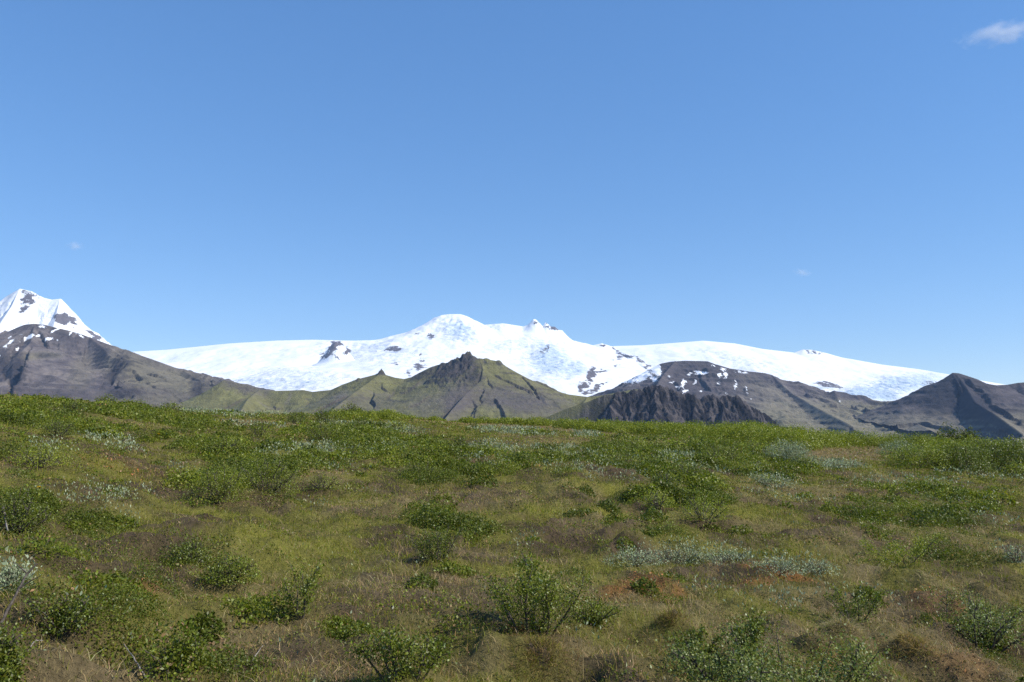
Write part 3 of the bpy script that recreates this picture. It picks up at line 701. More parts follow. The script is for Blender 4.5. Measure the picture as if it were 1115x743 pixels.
class Field:
    """values tabulated on a polar grid round the viewpoint, read back by bilinear interpolation"""
    def __init__(self, fun, r0=2.5, r1=80.0, nr=900, nt=900, th=R(40)):
        self.a = (math.log(r0), math.log(r1), nr, nt, th)
        r = np.exp(np.linspace(math.log(r0), math.log(r1), nr))[:, None]; t = np.linspace(-th, th, nt)[None, :]
        self.v = fun(r * np.sin(t), r * np.cos(t))
    def __call__(self, x, y):
        l0, l1, nr, nt, th = self.a
        u = np.clip((np.log(np.hypot(x, y)) - l0) / (l1 - l0) * (nr - 1), 0, nr - 1.001)
        v = np.clip((np.arctan2(x, y) + th) / (2 * th) * (nt - 1), 0, nt - 1.001)
        i = u.astype(int); j = v.astype(int); f = u - i; g = v - j
        q = self.v if isinstance(self.v, tuple) else (self.v,)
        out = tuple((a[i, j] * (1 - g) + a[i, j + 1] * g) * (1 - f) + (a[i + 1, j] * (1 - g) + a[i + 1, j + 1] * g) * f for a in q)
        return out if isinstance(self.v, tuple) else out[0]
F_BIO = Field(biome)
F_GND = Field(ground)

def build_ground():
    fine = np.linspace(R(-40), R(40), 620)
    coarse = np.linspace(R(40), R(320), 90)[1:-1]
    th = np.concatenate([fine, coarse])
    r = np.concatenate([[0.05, 0.4, 0.8, 1.2], np.geomspace(1.6, 80, 520), np.geomspace(84, 600, 40), np.geomspace(680, 45000, 34)])
    X = r[:, None] * np.sin(th)[None, :]; Y = r[:, None] * np.cos(th)[None, :]
    Z = ground(X, Y)
    Z[r > 900] = PLAIN - 6
    silver, orange, brown, leafy = biome(X, Y)
    n = fbm(X / 0.25, Y / 0.25, 3, 301)[..., None]
    c = mixc(SOIL + 0 * n, GMOSS, sstep(-0.3, 0.3, fbm(X / 1.4, Y / 1.4, 3, 303)))
    c = mixc(c, LITTER, np.clip(brown, 0, 1) * 0.8)
    c = mixc(c, O_MOSS * 0.8, orange * 0.8)
    c = mixc(c, SOIL, leafy * 0.6)
    c = c * (1 + 0.35 * n)
    far = sstep(70, 200, np.hypot(X, Y))
    c = mixc(c, C3(0.09, 0.085, 0.05), far)
    f, s = grid_faces(len(r), len(th), wrap_v=True)
    f = f[:, ::-1]
    me = make_mesh('heath', np.stack([X, Y, Z], -1).reshape(-1, 3), f, s, c.reshape(-1, 3), smooth=True)
    m, nt, bs, out = new_mat('mossy_soil')
    L = nt.links.new
    a = nd(nt, 'ShaderNodeAttribute', attribute_name='Col')
    g = nd(nt, 'ShaderNodeNewGeometry')
    t = nd(nt, 'ShaderNodeTexNoise'); t.inputs['Scale'].default_value = 22; t.inputs['Detail'].default_value = 6; t.inputs['Roughness'].default_value = 0.7
    L(g.outputs['Position'], t.inputs['Vector'])
    v = math_node(nt, 'ADD', math_node(nt, 'MULTIPLY', t.outputs[0], 1.5), 0.25)
    mu = nd(nt, 'ShaderNodeMix', data_type='RGBA', blend_type='MULTIPLY'); mu.inputs[0].default_value = 1
    L(a.outputs['Color'], mu.inputs[6]); L(v, mu.inputs[7]); L(mu.outputs[2], bs.inputs['Base Color'])
    bs.inputs['Roughness'].default_value = 0.95; bs.inputs['Specular IOR Level'].default_value = 0.1
    b = nd(nt, 'ShaderNodeBump'); b.inputs['Strength'].default_value = 1.0; b.inputs['Distance'].default_value = 0.05
    L(t.outputs[0], b.inputs['Height']); L(b.outputs[0], bs.inputs['Normal'])
    o = link('ground', me, m)
    tag(o, 'uneven mossy heath ground rising to a low crest below the mountains', 'ground', kind='structure')
build_ground()

# ------------------------------------------------------------------ leaves, blades, stems
def leaf_mat(name, rough=0.42, trans=0.3, spec=0.5):
    m, nt, bs, out = new_mat(name)
    L = nt.links.new
    a = nd(nt, 'ShaderNodeAttribute', attribute_name='Col')
    g = nd(nt, 'ShaderNodeNewGeometry')
    t = nd(nt, 'ShaderNodeTexNoise'); t.inputs['Scale'].default_value = 60; t.inputs['Detail'].default_value = 3
    L(g.outputs['Position'], t.inputs['Vector'])
    v = math_node(nt, 'ADD', math_node(nt, 'MULTIPLY', t.outputs[0], 0.7), 0.65)
    mu = nd(nt, 'ShaderNodeMix', data_type='RGBA', blend_type='MULTIPLY'); mu.inputs[0].default_value = 1
    L(a.outputs['Color'], mu.inputs[6]); L(v, mu.inputs[7])
    L(mu.outputs[2], bs.inputs['Base Color'])
    bs.inputs['Roughness'].default_value = rough
    bs.inputs['Specular IOR Level'].default_value = spec
    tr = nd(nt, 'ShaderNodeBsdfTranslucent')
    tw = nd(nt, 'ShaderNodeMix', data_type='RGBA', blend_type='MULTIPLY'); tw.inputs[0].default_value = 1
    L(mu.outputs[2], tw.inputs[6]); tw.inputs[7].default_value = (1.25, 1.35, 0.7, 1)
    L(tw.outputs[2], tr.inputs['Color'])
    mx = nd(nt, 'ShaderNodeMixShader'); mx.inputs[0].default_value = trans
    L(bs.outputs[0], mx.inputs[1]); L(tr.outputs[0], mx.inputs[2]); L(mx.outputs[0], out.inputs['Surface'])
    return m
m_leaf = leaf_mat('glossy_leaf', 0.45, 0.28, 0.28)
m_grass = leaf_mat('grass_blade', 0.6, 0.25, 0.12)
m_silver = leaf_mat('woolly_leaf', 0.75, 0.15, 0.2)

def bark_mat():
    m, nt, bs, out = new_mat('shrub_bark')
    L = nt.links.new
    g = nd(nt, 'ShaderNodeNewGeometry')
    t = nd(nt, 'ShaderNodeTexNoise'); t.inputs['Scale'].default_value = 45; t.inputs['Detail'].default_value = 5
    L(g.outputs['Position'], t.inputs['Vector'])
    rp = nd(nt, 'ShaderNodeValToRGB')
    rp.color_ramp.elements[0].color = (0.030, 0.022, 0.016, 1); rp.color_ramp.elements[1].color = (0.115, 0.09, 0.07, 1)
    rp.color_ramp.elements[0].position = 0.35; rp.color_ramp.elements[1].position = 0.7
    L(t.outputs[0], rp.inputs[0]); L(rp.outputs[0], bs.inputs['Base Color'])
    bs.inputs['Roughness'].default_value = 0.8
    b = nd(nt, 'ShaderNodeBump'); b.inputs['Distance'].default_value = 0.004; L(t.outputs[0], b.inputs['Height']); L(b.outputs[0], bs.inputs['Normal'])
    return m
m_bark = bark_mat()
def pale_bark():
    m, nt, bs, out = new_mat('bleached_wood')
    L = nt.links.new
    g = nd(nt, 'ShaderNodeNewGeometry')
    t = nd(nt, 'ShaderNodeTexNoise'); t.inputs['Scale'].default_value = 70; t.inputs['Detail'].default_value = 5
    L(g.outputs['Position'], t.inputs['Vector'])
    rp = nd(nt, 'ShaderNodeValToRGB')
    rp.color_ramp.elements[0].color = (0.14, 0.11, 0.085, 1); rp.color_ramp.elements[1].color = (0.36, 0.32, 0.27, 1)
    rp.color_ramp.elements[0].position = 0.35; rp.color_ramp.elements[1].position = 0.65
    L(t.outputs[0], rp.inputs[0]); L(rp.outputs[0], bs.inputs['Base Color'])
    bs.inputs['Roughness'].default_value = 0.85
    return m
m_pale = pale_bark()

def norm(v):
    return v / (np.linalg.norm(v, axis=-1, keepdims=True) + 1e-9)

def leaves_geo(P, D, ln, wd, rng, N=None, loose=0.6):
    """one pointed four-sided leaf per row: P base, D direction of the leaf"""
    n = len(P)
    D = norm(D)
    side = norm(np.cross(D, rng.normal(size=(n, 3)) if N is None else N + loose * rng.normal(size=(n, 3))))
    up = np.cross(side, D)
    mid = P + D * (ln * 0.45)[:, None] + up * (ln * 0.06)[:, None]
    V = np.stack([P, mid - side * (wd * 0.5)[:, None], P + D * ln[:, None], mid + side * (wd * 0.5)[:, None]], 1).reshape(-1, 3)
    Fc = np.arange(n * 4, dtype=np.int32)
    return V, Fc, np.full(n, 4, np.int32)

def blades_geo(P, h, w, lean, rng):
    n = len(P)
    yaw = rng.uniform(0, 2 * math.pi, n)
    s = np.stack([np.cos(yaw), np.sin(yaw), 0 * yaw], 1) * (w * 0.5)[:, None]
    m = P + np.stack([lean[:, 0] * 0.32, lean[:, 1] * 0.32, h * 0.58], 1)
    t = P + np.stack([lean[:, 0], lean[:, 1], h], 1)
    V = np.stack([P - s, P + s, m + s * 0.8, m - s * 0.8, t], 1).reshape(-1, 3)
    b = (np.arange(n) * 5)[:, None]
    Fc = np.concatenate([b + np.array([0, 1, 2, 3]), b + np.array([3, 2, 4])], 1).ravel()
    return V, Fc.astype(np.int32), np.tile([4, 3], n).astype(np.int32)

def rep_cols(c, k):
    return np.repeat(c, k, 0)

def sample_heath(n, expo, r0, r1, rng, spread=R(34.5)):
    rr = np.linspace(r0, r1, 4000)
    cdf = np.cumsum(rr ** (1 + expo)); cdf /= cdf[-1]
    r = np.interp(rng.uniform(size=n), cdf, rr)
    th = rng.uniform(-spread, spread, n)
    return r * np.sin(th), r * np.cos(th), r

def vary(c, rng, a=0.25, hue=0.08):
    n = len(c)
    return np.clip(c * (1 + a * rng.uniform(-1, 1, (n, 1))) * (1 + hue * rng.normal(size=(n, 3))), 0.004, 0.9)

# ---- grass: one sheet of blades over the whole heath
def build_grass():
    rng = np.random.default_rng(11)
    x, y, r = sample_heath(560000, -1.35, 3.3, 62, rng)
    silver, orange, brown, leafy = F_BIO(x, y)
    tuft = sstep(-0.45, 0.25, fbm(x / 0.22, y / 0.22, 2, 401) + 0.25)
    keep = rng.uniform(size=len(x)) < tuft * (1 - 0.8 * leafy) * (1 - 0.65 * orange) * (1 - 0.3 * silver)
    x, y, r, silver, orange, brown, leafy = [a[keep] for a in (x, y, r, silver, orange, brown, leafy)]
    z = F_GND(x, y); n = len(x)
    lod = np.maximum(1.0, r / 6.5)
    tall = sstep(0.0, 0.6, fbm(x / 1.6, y / 1.6, 3, 403))
    dry = rng.uniform(size=n) < np.clip(0.12 + 0.80 * brown, 0, 1)
    red = rng.uniform(size=n) < 0.34 * sstep(0.0, 0.5, fbm(x / 2.2, y / 2.2, 3, 407))
    h = rng.uniform(0.02, 0.07, n) * (1 + 0.5 * tall)
    stalk = rng.uniform(size=n) < 0.035 * (0.3 + tall)
    h = np.where(stalk, rng.uniform(0.10, 0.24, n), h) * (1 + 0.2 * sstep(15, 40, r))
    w = rng.uniform(0.0022, 0.0045, n) * lod ** 0.95 * np.where(stalk, 0.6, 1)
    lean = rng.normal(size=(n, 2)) * (h * np.where(stalk, 0.18, np.where(dry, 0.9, 0.5)))[:, None]
    c = np.where(dry[:, None], lerp(G_DRY, G_PALE, rng.uniform(0, 1, (n, 1)) ** (2.6 - 2.0 * sstep(-0.2, 0.4, fbm(x / 0.8, y / 0.8, 3, 405)))[:, None]), lerp(G_GREEN, G_GREEN * 0.72 + 0.02 * G_DRY, rng.uniform(0, 1, (n, 1))))
    c = np.where((red & ~dry)[:, None], lerp(G_RED, G_DRY * 0.7, rng.uniform(0, 1, (n, 1))), c)
    c = vary(c, rng, 0.28, 0.07)
    V, Fc, S = blades_geo(np.stack([x, y, z - 0.01], 1), h, w, lean, rng)
    me = make_mesh('grass', V, Fc, S, rep_cols(c, 5))
    o = link('grass', me, m_grass)
    tag(o, 'short mixed green and straw-coloured grass covering the heath', 'grass', kind='stuff')
build_grass()

# ---- dwarf shrubs and herbs: low leafy carpet in patches
def build_carpet():
    rng = np.random.default_rng(12)
    x, y, r = sample_heath(1300000, -1.3, 3.4, 60, rng)
    silver, orange, brown, leafy = F_BIO(x, y)
    cl = sstep(-0.25, 0.35, fbm(x / 0.55, y / 0.55, 3, 411))
    prob = np.clip(leafy * (0.25 + 0.75 * cl) + 0.42 * cl * sstep(-0.3, 0.4, fbm(x / 0.9, y / 0.9, 3, 417)) + 0.08, 0, 1) * (1 - 0.5 * orange) * (1 - 0.75 * brown * sstep(14, 30, r))
    keep = rng.uniform(size=len(x)) < prob
    x, y, r, brown, leafy, cl = [a[keep] for a in (x, y, r, brown, leafy, cl)]
    n = len(x)
    can = 0.025 + leafy * (0.05 + 0.30 * sstep(0.2, 0.55, cl) * sstep(-0.25, 0.3, fbm(x / 1.3, y / 1.3, 3, 413)))
    z = F_GND(x, y) + can * rng.uniform(0.15, 1.0, n) ** 0.6
    lod = np.maximum(1.0, r / 8.5)
    ln = rng.uniform(0.009, 0.019, n) * lod ** 0.95; wd = ln * rng.uniform(0.5, 0.75, n)
    D = rng.normal(size=(n, 3)); D[:, 2] = np.abs(D[:, 2]) * 0.7 + 0.2
    k = sstep(-0.3, 0.4, fbm(x / 1.9, y / 1.9, 3, 415))[:, None]
    c = lerp(lerp(L_DEEP, L_GREEN, rng.uniform(0, 1, (n, 1))), lerp(L_GREEN, L_LIME, rng.uniform(0, 1, (n, 1))), k * 0.7)
    far = sstep(20, 42, r)[:, None]
    c = lerp(c, c * 1.08, far)
    sp = 0.7 + 0.9 * sstep(-0.1, 0.5, fbm(x / 0.7, y / 0.7, 2, 419)); ln = ln * sp; wd = wd * sp
    rd = rng.uniform(size=n) < (0.15 + 0.45 * brown) * (1 - 0.8 * leafy)
    c = np.where(rd[:, None], lerp(G_RED * 1.2, G_DRY, rng.uniform(0, 1, (n, 1))), c)
    c = vary(c, rng, 0.3, 0.07)
    V, Fc, S = leaves_geo(np.stack([x, y, z], 1), D, ln, wd, rng, np.repeat(C3(0, 0, 1)[None], n, 0), 0.8)
    # low rounded clumps of dwarf birch and willow
    qx, qy, qr = sample_heath(90000, -0.75, 4.2, 56, rng)
    qs, qo, qb, ql = F_BIO(qx, qy)
    k = (rng.uniform(size=len(qx)) < np.clip(ql * 1.3 - 0.35, 0, 1) * sstep(-0.1, 0.35, fbm(qx / 1.5, qy / 1.5, 2, 451))) | (rng.uniform(size=len(qx)) < 0.006)
    qx, qy, qr, ql = [a[k][:3600] for a in (qx, qy, qr, ql)]
    pc, dc_, nc, cc, lc = [], [], [], [], []
    for i in range(len(qx)):
        hh = rng.uniform(0.06, 0.24) * (0.6 + 0.5 * ql[i]) * (0.65 if qr[i] < 10 else 1.0); ww = hh * rng.uniform(0.9, 2.2) + 0.03
        wp = 2 * ww / qr[i] * F; hp = hh / qr[i] * F
        m = int(np.clip(1.5 * wp * hp + 0.25 * wp * wp * 0.3, 14, 900))
        d = rng.normal(size=(m, 3)); d[:, 2] = np.abs(d[:, 2]) * 0.9 - 0.1; d = norm(d)
        q = rng.uniform(0.35, 1.05, m) ** 0.5 * (1 + 0.3 * perlin(d[:, 0] * 2.2 + i, d[:, 1] * 2.2 + d[:, 2] * 2, 453))
        pc.append(np.stack([qx[i] + d[:, 0] * ww * q, qy[i] + d[:, 1] * ww * q, np.maximum(d[:, 2], 0.02) * hh * q], 1))
        dc_.append(0.4 * d + rng.normal(size=(m, 3))); nc.append(d)
        tone = [lerp(L_DEEP, L_GREEN, 0.25), lerp(L_DEEP, L_GREEN, 0.8), lerp(L_GREEN, L_LIME, 0.5)][rng.choice(3, p=[0.55, 0.4, 0.05] if qr[i] < 16 else [0.25, 0.45, 0.3])]
        cc.append(vary(np.repeat(tone[None], m, 0), rng, 0.3, 0.06))
        lc.append(rng.uniform(0.010, 0.019, m) * rng.choice([0.65, 1.0, 1.7], p=[0.35, 0.35, 0.3]) * max(1.0, qr[i] / 8.5) ** 0.95)
    pc = np.concatenate(pc); pc[:, 2] += F_GND(pc[:, 0], pc[:, 1]); lc = np.concatenate(lc)
    V2, F2, S2 = leaves_geo(pc, np.concatenate(dc_), lc, lc * rng.uniform(0.5, 0.8, len(lc)), rng, np.concatenate(nc), 0.6)
    print('carpet', n, 'clumps', len(qx), len(lc))
    F2 = F2 + len(V); V = np.concatenate([V, V2]); Fc = np.concatenate([Fc, F2]); S = np.concatenate([S, S2]); c = np.concatenate([c, np.concatenate(cc)])
    me = make_mesh('dwarf_shrub_carpet', V, Fc, S, rep_cols(c, 4))
    o = link('dwarf_shrub_cover', me, m_leaf)
    tag(o, 'low carpet of small green leaves between the grass on the heath', 'ground cover', kind='stuff')
build_carpet()

# ---- grey-leaved creeping willow: scattered upright woolly leaves
def build_silver():
    rng = np.random.default_rng(13)
    x, y, r = sample_heath(560000, -1.25, 3.6, 58, rng)
    silver = F_BIO(x, y)[0]
    cl = sstep(-0.15, 0.3, fbm(x / 0.3, y / 0.3, 2, 421))
    stray = 0.035 * sstep(0.1, 0.4, fbm(x / 3.0, y / 3.0, 3, 423)) * sstep(0.1, 0.5, fbm(x / 0.35, y / 0.35, 2, 425))
    keep = rng.uniform(size=len(x)) < np.clip(silver * (0.05 + cl) * 0.8 + stray, 0, 1)
    x, y, r, silver = [a[keep] for a in (x, y, r, silver)]
    n = len(x)
    z = F_GND(x, y) + rng.uniform(0.02, 0.17, n) * (0.6 + 0.4 * silver)
    lod = np.maximum(1.0, r / 10.5)
    ln = rng.uniform(0.02, 0.036, n) * lod ** 0.9; wd = ln * rng.uniform(0.36, 0.5, n)
    D = rng.normal(size=(n, 3)) * 0.55; D[:, 2] = np.abs(D[:, 2]) + 0.6
    c = vary(lerp(SILVER * 0.6, SILVER * 1.1, rng.uniform(0, 1, (n, 1))), rng, 0.2, 0.04)
    V, Fc, S = leaves_geo(np.stack([x, y, z], 1), D, ln, wd, rng)
    me = make_mesh('creeping_willow', V, Fc, S, rep_cols(c, 4))
    o = link('creeping_willow_cover', me, m_silver)
    tag(o, 'silvery grey-green creeping willow leaves in patches across the heath', 'ground cover', kind='stuff')
build_silver()

# ---- moss cushions: orange-brown and fine
def build_moss():
    rng = np.random.default_rng(14)
    x, y, r = sample_heath(420000, -1.2, 3.6, 40, rng)
    orange = F_BIO(x, y)[1]
    keep = rng.uniform(size=len(x)) < orange * sstep(-0.4, 0.2, fbm(x / 0.2, y / 0.2, 2, 431))
    x, y, r = [a[keep] for a in (x, y, r)]
    n = len(x)
    z = F_GND(x, y) + rng.uniform(-0.005, 0.06, n)
    lod = np.maximum(1.0, r / 9)
    ln = rng.uniform(0.012, 0.03, n) * lod; wd = ln * 0.45
    D = rng.normal(size=(n, 3)); D[:, 2] = np.abs(D[:, 2]) * 0.6
    c = vary(lerp(O_MOSS, C3(0.40, 0.24, 0.11), rng.uniform(0, 1, (n, 1)) ** 2), rng, 0.45, 0.08)
    gm = rng.uniform(size=n) < 0.25
    c = np.where(gm[:, None], GMOSS, c)
    V, Fc, S = leaves_geo(np.stack([x, y, z], 1), D, ln, wd, rng)
    me = make_mesh('orange_moss', V, Fc, S, rep_cols(c, 4))
    o = link('moss', me, m_silver)
    tag(o, 'rusty orange moss and dead shoots on low hummocks of the heath', 'moss', kind='stuff')
build_moss()

# ---- the thicket along the skyline
def build_thicket():
    rng = np.random.default_rng(15)
    front = np.array([(345, 455), (400, 459), (440, 458), (484, 456.5), (497, 458), (510, 460), (600, 465), (650, 471), (700, 474), (760, 477), (800, 481), (860, 489), (900, 489), (950, 484), (985, 483), (1010, 488), (1040, 500), (1115, 512), (1180, 516)], float)
    hts = np.array([(345, 0.1), (370, 0.45), (430, 0.55), (470, 0.40), (486, 0.10), (492, 0.10), (503, 0.42), (600, 0.60), (700, 0.72), (800, 0.9), (900, 1.05), (1000, 1.0), (1060, 1.05), (1180, 1.1)], float)
    P = []; Dn = []; rad = []
    n_m = 420
    px = rng.uniform(345, 1180, n_m)
    fy = np.interp(px, front[:, 0], front[:, 1]); cy = np.interp(px, CREST[:, 0], CREST[:, 1])
    fx, fyy, fz = hit(px, fy)
    rf = np.hypot(fx, fyy)
    rb = np.interp(px, CREST[:, 0], CREST[:, 2]) + 5
    rr = rf + rng.uniform(0, 1, n_m) ** 1.15 * np.maximum(rb - rf, 2)
    ux, uy = fx / rf, fyy / rf
    cx, cyy = ux * rr, uy * rr
    hh = np.interp(px, hts[:, 0], hts[:, 1]) * rng.uniform(0.55, 1.15, n_m)
    allP = []; allD = []; allC = []; allS = []; allN = []
    for i in range(n_m):
        h = hh[i]; w = h * rng.uniform(0.7, 1.2) + 0.15
        m = int(700 * (0.5 + h))
        d = rng.normal(size=(m, 3)); d[:, 2] = np.abs(d[:, 2]) * 0.9 - 0.15
        d = norm(d)
        lump = 1 + 0.22 * perlin(d[:, 0] * 2.3 + i, d[:, 1] * 2.3 + d[:, 2] * 1.7, 441)
        q = rng.uniform(0.55, 1.0, m) ** 0.5 * lump
        p = np.stack([cx[i] + d[:, 0] * w * q, cyy[i] + d[:, 1] * w * q, np.maximum(d[:, 2], -0.02) * h * q], 1)
        p[:, 2] += F_GND(p[:, 0], p[:, 1])
        k = rng.uniform(0, 1)
        c = lerp(lerp(L_GREEN, L_LIME, 0.75), L_GREEN, 0.35 * k)
        allP.append(p); allD.append(0.3 * d + rng.normal(size=(m, 3)))
        allN.append(d); allC.append(vary(np.repeat(c[None], m, 0), rng, 0.28, 0.05)); allS.append(np.full(m, 1.0))
    P = np.concatenate(allP); D = np.concatenate(allD); C = np.concatenate(allC)
    n = len(P)
    ln = rng.uniform(0.05, 0.095, n); wd = ln * rng.uniform(0.5, 0.75, n)
    V, Fc, S = leaves_geo(P, D, ln, wd, rng, np.concatenate(allN), 0.45)
    me = make_mesh('willow_thicket', V, Fc, S, rep_cols(C, 4))
    o = link('thicket', me, m_leaf)
    tag(o, 'bright green low thicket running along the crest of the heath', 'thicket', kind='stuff')
build_thicket()

# ---- single shrubs
def tube_geo(paths):
    """paths: list of (points k x 3, radii k); triangular tubes"""
    Vs, Fs = [], []; off = 0
    A = np.arange(4) * (math.pi / 2)
    for p, rd in paths:
        k = len(p)
        t = norm(np.gradient(p, axis=0))
        ref = np.where(np.abs(t[:, 2:3]) > 0.9, np.array([[1.0, 0, 0]]), np.array([[0, 0, 1.0]]))
        a = norm(np.cross(t, ref)); b = np.cross(t, a)
        ring = p[:, None] + (a[:, None] * np.cos(A)[None, :, None] + b[:, None] * np.sin(A)[None, :, None]) * np.asarray(rd)[:, None, None]
        Vs.append(ring.reshape(-1, 3))
        f, s = grid_faces(k, 4, wrap_v=True)
        Fs.append(f + off); off += k * 4
    Fs = np.concatenate(Fs)
    return np.concatenate(Vs), Fs.ravel(), np.full(len(Fs), 4, np.int32)

def grow(rng, base, d, length, k, wander, sag):
    p = [np.array(base, float)]; d = np.array(d, float); st = length / (k - 1)
    for i in range(k - 1):
        d = d + rng.normal(size=3) * wander; d[2] += sag
        d = d / np.linalg.norm(d)
        p.append(p[-1] + d * st)
    return np.array(p)

def shrub(kind, width, height, nleaf, lsize, seed):
    """stems and leaves of one shrub standing at the origin"""
    rng = np.random.default_rng(seed)
    paths = []; LP = []; LD = []
    rw = width * 0.5
    ns = {'open': 9, 'dense': 15, 'silver': 16, 'sprig': 6, 'spray': 22}[kind]
    thick = {'sprig': 0.005, 'silver': 0.004}.get(kind, 0.0085 * (0.6 + height))
    for i in range(ns):
        az = rng.uniform(0, 2 * math.pi); out = rng.uniform(0.15, 1.0) ** 0.7
        top = height * {'open': rng.uniform(0.55, 1.05), 'dense': math.sqrt(max(0.12, 1 - 0.85 * out * out)) * rng.uniform(0.8, 1.05), 'silver': math.sqrt(max(0.2, 1 - 0.7 * out * out)) * rng.uniform(0.75, 1.05), 'sprig': rng.uniform(0.6, 1.05), 'spray': rng.uniform(0.35, 1.0)}[kind]
        tgt = np.array([math.cos(az) * out * rw, math.sin(az) * out * rw, top])
        b = np.array([math.cos(az) * rng.uniform(0, 0.22) * rw, math.sin(az) * rng.uniform(0, 0.22) * rw, -0.04])
        if kind == 'spray': b[:2] = tgt[:2] * rng.uniform(0.3, 0.8)
        if kind == 'open': b[:2] = tgt[:2] * rng.uniform(0.05, 0.5)
        d = tgt - b; ln = np.linalg.norm(d) * 1.04
        p = grow(rng, b, d / np.linalg.norm(d), ln, 7, 0.10, 0.01)
        paths.append((p, np.linspace(thick, thick * 0.3, 7)))
        for j in range(rng.integers(4, 8)):
            f = rng.uniform(0.25, 0.95); q = p[0] + (p[-1] - p[0]) * f
            q = p[min(5, int(f * 6))]
            dd = d / np.linalg.norm(d) + rng.normal(size=3) * 0.65; dd[2] = abs(dd[2]) * 0.7 + 0.1
            bl = ln * rng.uniform(0.2, 0.45) * (1.1 - 0.5 * f)
            s = grow(rng, q, dd / np.linalg.norm(dd), bl, 5, 0.14, 0.03)
            paths.append((s, np.linspace(thick * 0.5, thick * 0.16, 5)))
            LP.append(s); LD.append(s)
        LP.append(p[3:])
    # leaves sit along the twigs
    wts = np.array([np.linalg.norm(s[-1] - s[0]) for s in LP]); wts /= wts.sum()
    cnt = rng.multinomial(nleaf, wts)
    P, D = [], []
    jit = {'open': 0.05, 'dense': 0.09, 'silver': 0.06, 'sprig': 0.025, 'spray': 0.05}[kind] * (0.5 + 0.5 * width)
    for s, c in zip(LP, cnt):
        if c == 0: continue
        t = rng.uniform(0.1, 1, c) * (len(s) - 1); i = np.minimum(t.astype(int), len(s) - 2); f = (t - i)[:, None]
        q = s[i] * (1 - f) + s[i + 1] * f
        tan = norm(s[i + 1] - s[i])
        P.append(q + rng.normal(size=(c, 3)) * jit * np.array([1, 1, 0.7]))
        D.append(tan * 0.7 + rng.normal(size=(c, 3)) * (0.9 if kind != 'silver' else 0.5) + np.array([0, 0, 0.35 if kind == 'silver' else 0.1]))
    P = np.concatenate(P); D = np.concatenate(D)
    if kind in ('dense', 'silver'):
        m = int(len(P) * 0.62)
        d = rng.normal(size=(m, 3)); d[:, 2] = np.abs(d[:, 2]) - 0.12; d = norm(d)
        q = rng.uniform(0.45, 1.0, m) ** 0.5 * (1 + 0.34 * perlin(d[:, 0] * 2.4 + seed, d[:, 1] * 2.4 + d[:, 2] * 2.1, 461))
        pick = rng.choice(len(P), m, replace=False)
        P[pick] = np.stack([d[:, 0] * rw * q, d[:, 1] * rw * q, np.maximum(d[:, 2], 0) * height * q * 0.97], 1)
        D[pick] = 0.5 * d + rng.normal(size=(m, 3)) * 0.8
    P[:, 2] = np.maximum(P[:, 2], 0.005)
    n = len(P)
    ln = lsize * rng.uniform(0.7, 1.25, n); wd = ln * (rng.uniform(0.6, 0.85, n) if kind != 'silver' else rng.uniform(0.35, 0.5, n))
    Nn = norm(P / np.array([rw, rw, height * 0.8]) + np.array([0, 0, 0.15]))
    return paths, leaves_geo(P, D, ln, wd, rng, Nn, 0.5 if kind == 'dense' else 0.9), rng

SHRUB_N = [0]
def place_shrub(name, px, py, wpx, hpx, kind, label, cat, group, tone=None, dens=1.0, sub=0.0):
    x, y, z = [float(a[0]) for a in hit(px, py)]
    r = math.hypot(x, y)
    width = wpx / F * r; height = hpx / F * r
    ls = max(0.0145, r * 0.00135) * {'silver': 1.15, 'sprig': 1.0}.get(kind, 1.0)
    nl = int(np.clip(dens * 1.5 * wpx * hpx * {'open': 0.95, 'dense': 1.9, 'silver': 1.3, 'sprig': 0.55, 'spray': 1.0}[kind], 90, 14000))
    SHRUB_N[0] += 1
    paths, (V, Fc, S), rng = shrub(kind, width, height, nl, ls, 500 + SHRUB_N[0])
    o = bpy.data.objects.new(name, None); COL.objects.link(o)
    o.empty_display_size = 0.1
    o.location = (x, y, z - sub)
    tag(o, label, cat, group)
    tv, tf, ts = tube_geo(paths)
    link('stems', make_mesh('stems', tv, tf, ts, smooth=True), m_bark, o)
    n = len(S)
    base = tone if tone is not None else L_GREEN
    c = vary(lerp(base * 0.75, base * 1.3, rng.uniform(0, 1, (n, 1))), rng, 0.3, 0.06)
    if kind != 'silver':
        pale = rng.uniform(size=n) < (0.14 if kind == 'spray' else 0.06)
        c = np.where(pale[:, None], lerp(L_LIME, SILVER, 0.6), c)
    link('foliage', make_mesh('foliage', V, Fc, S, rep_cols(c, 4)), m_silver if kind == 'silver' else m_leaf, o)
    return o

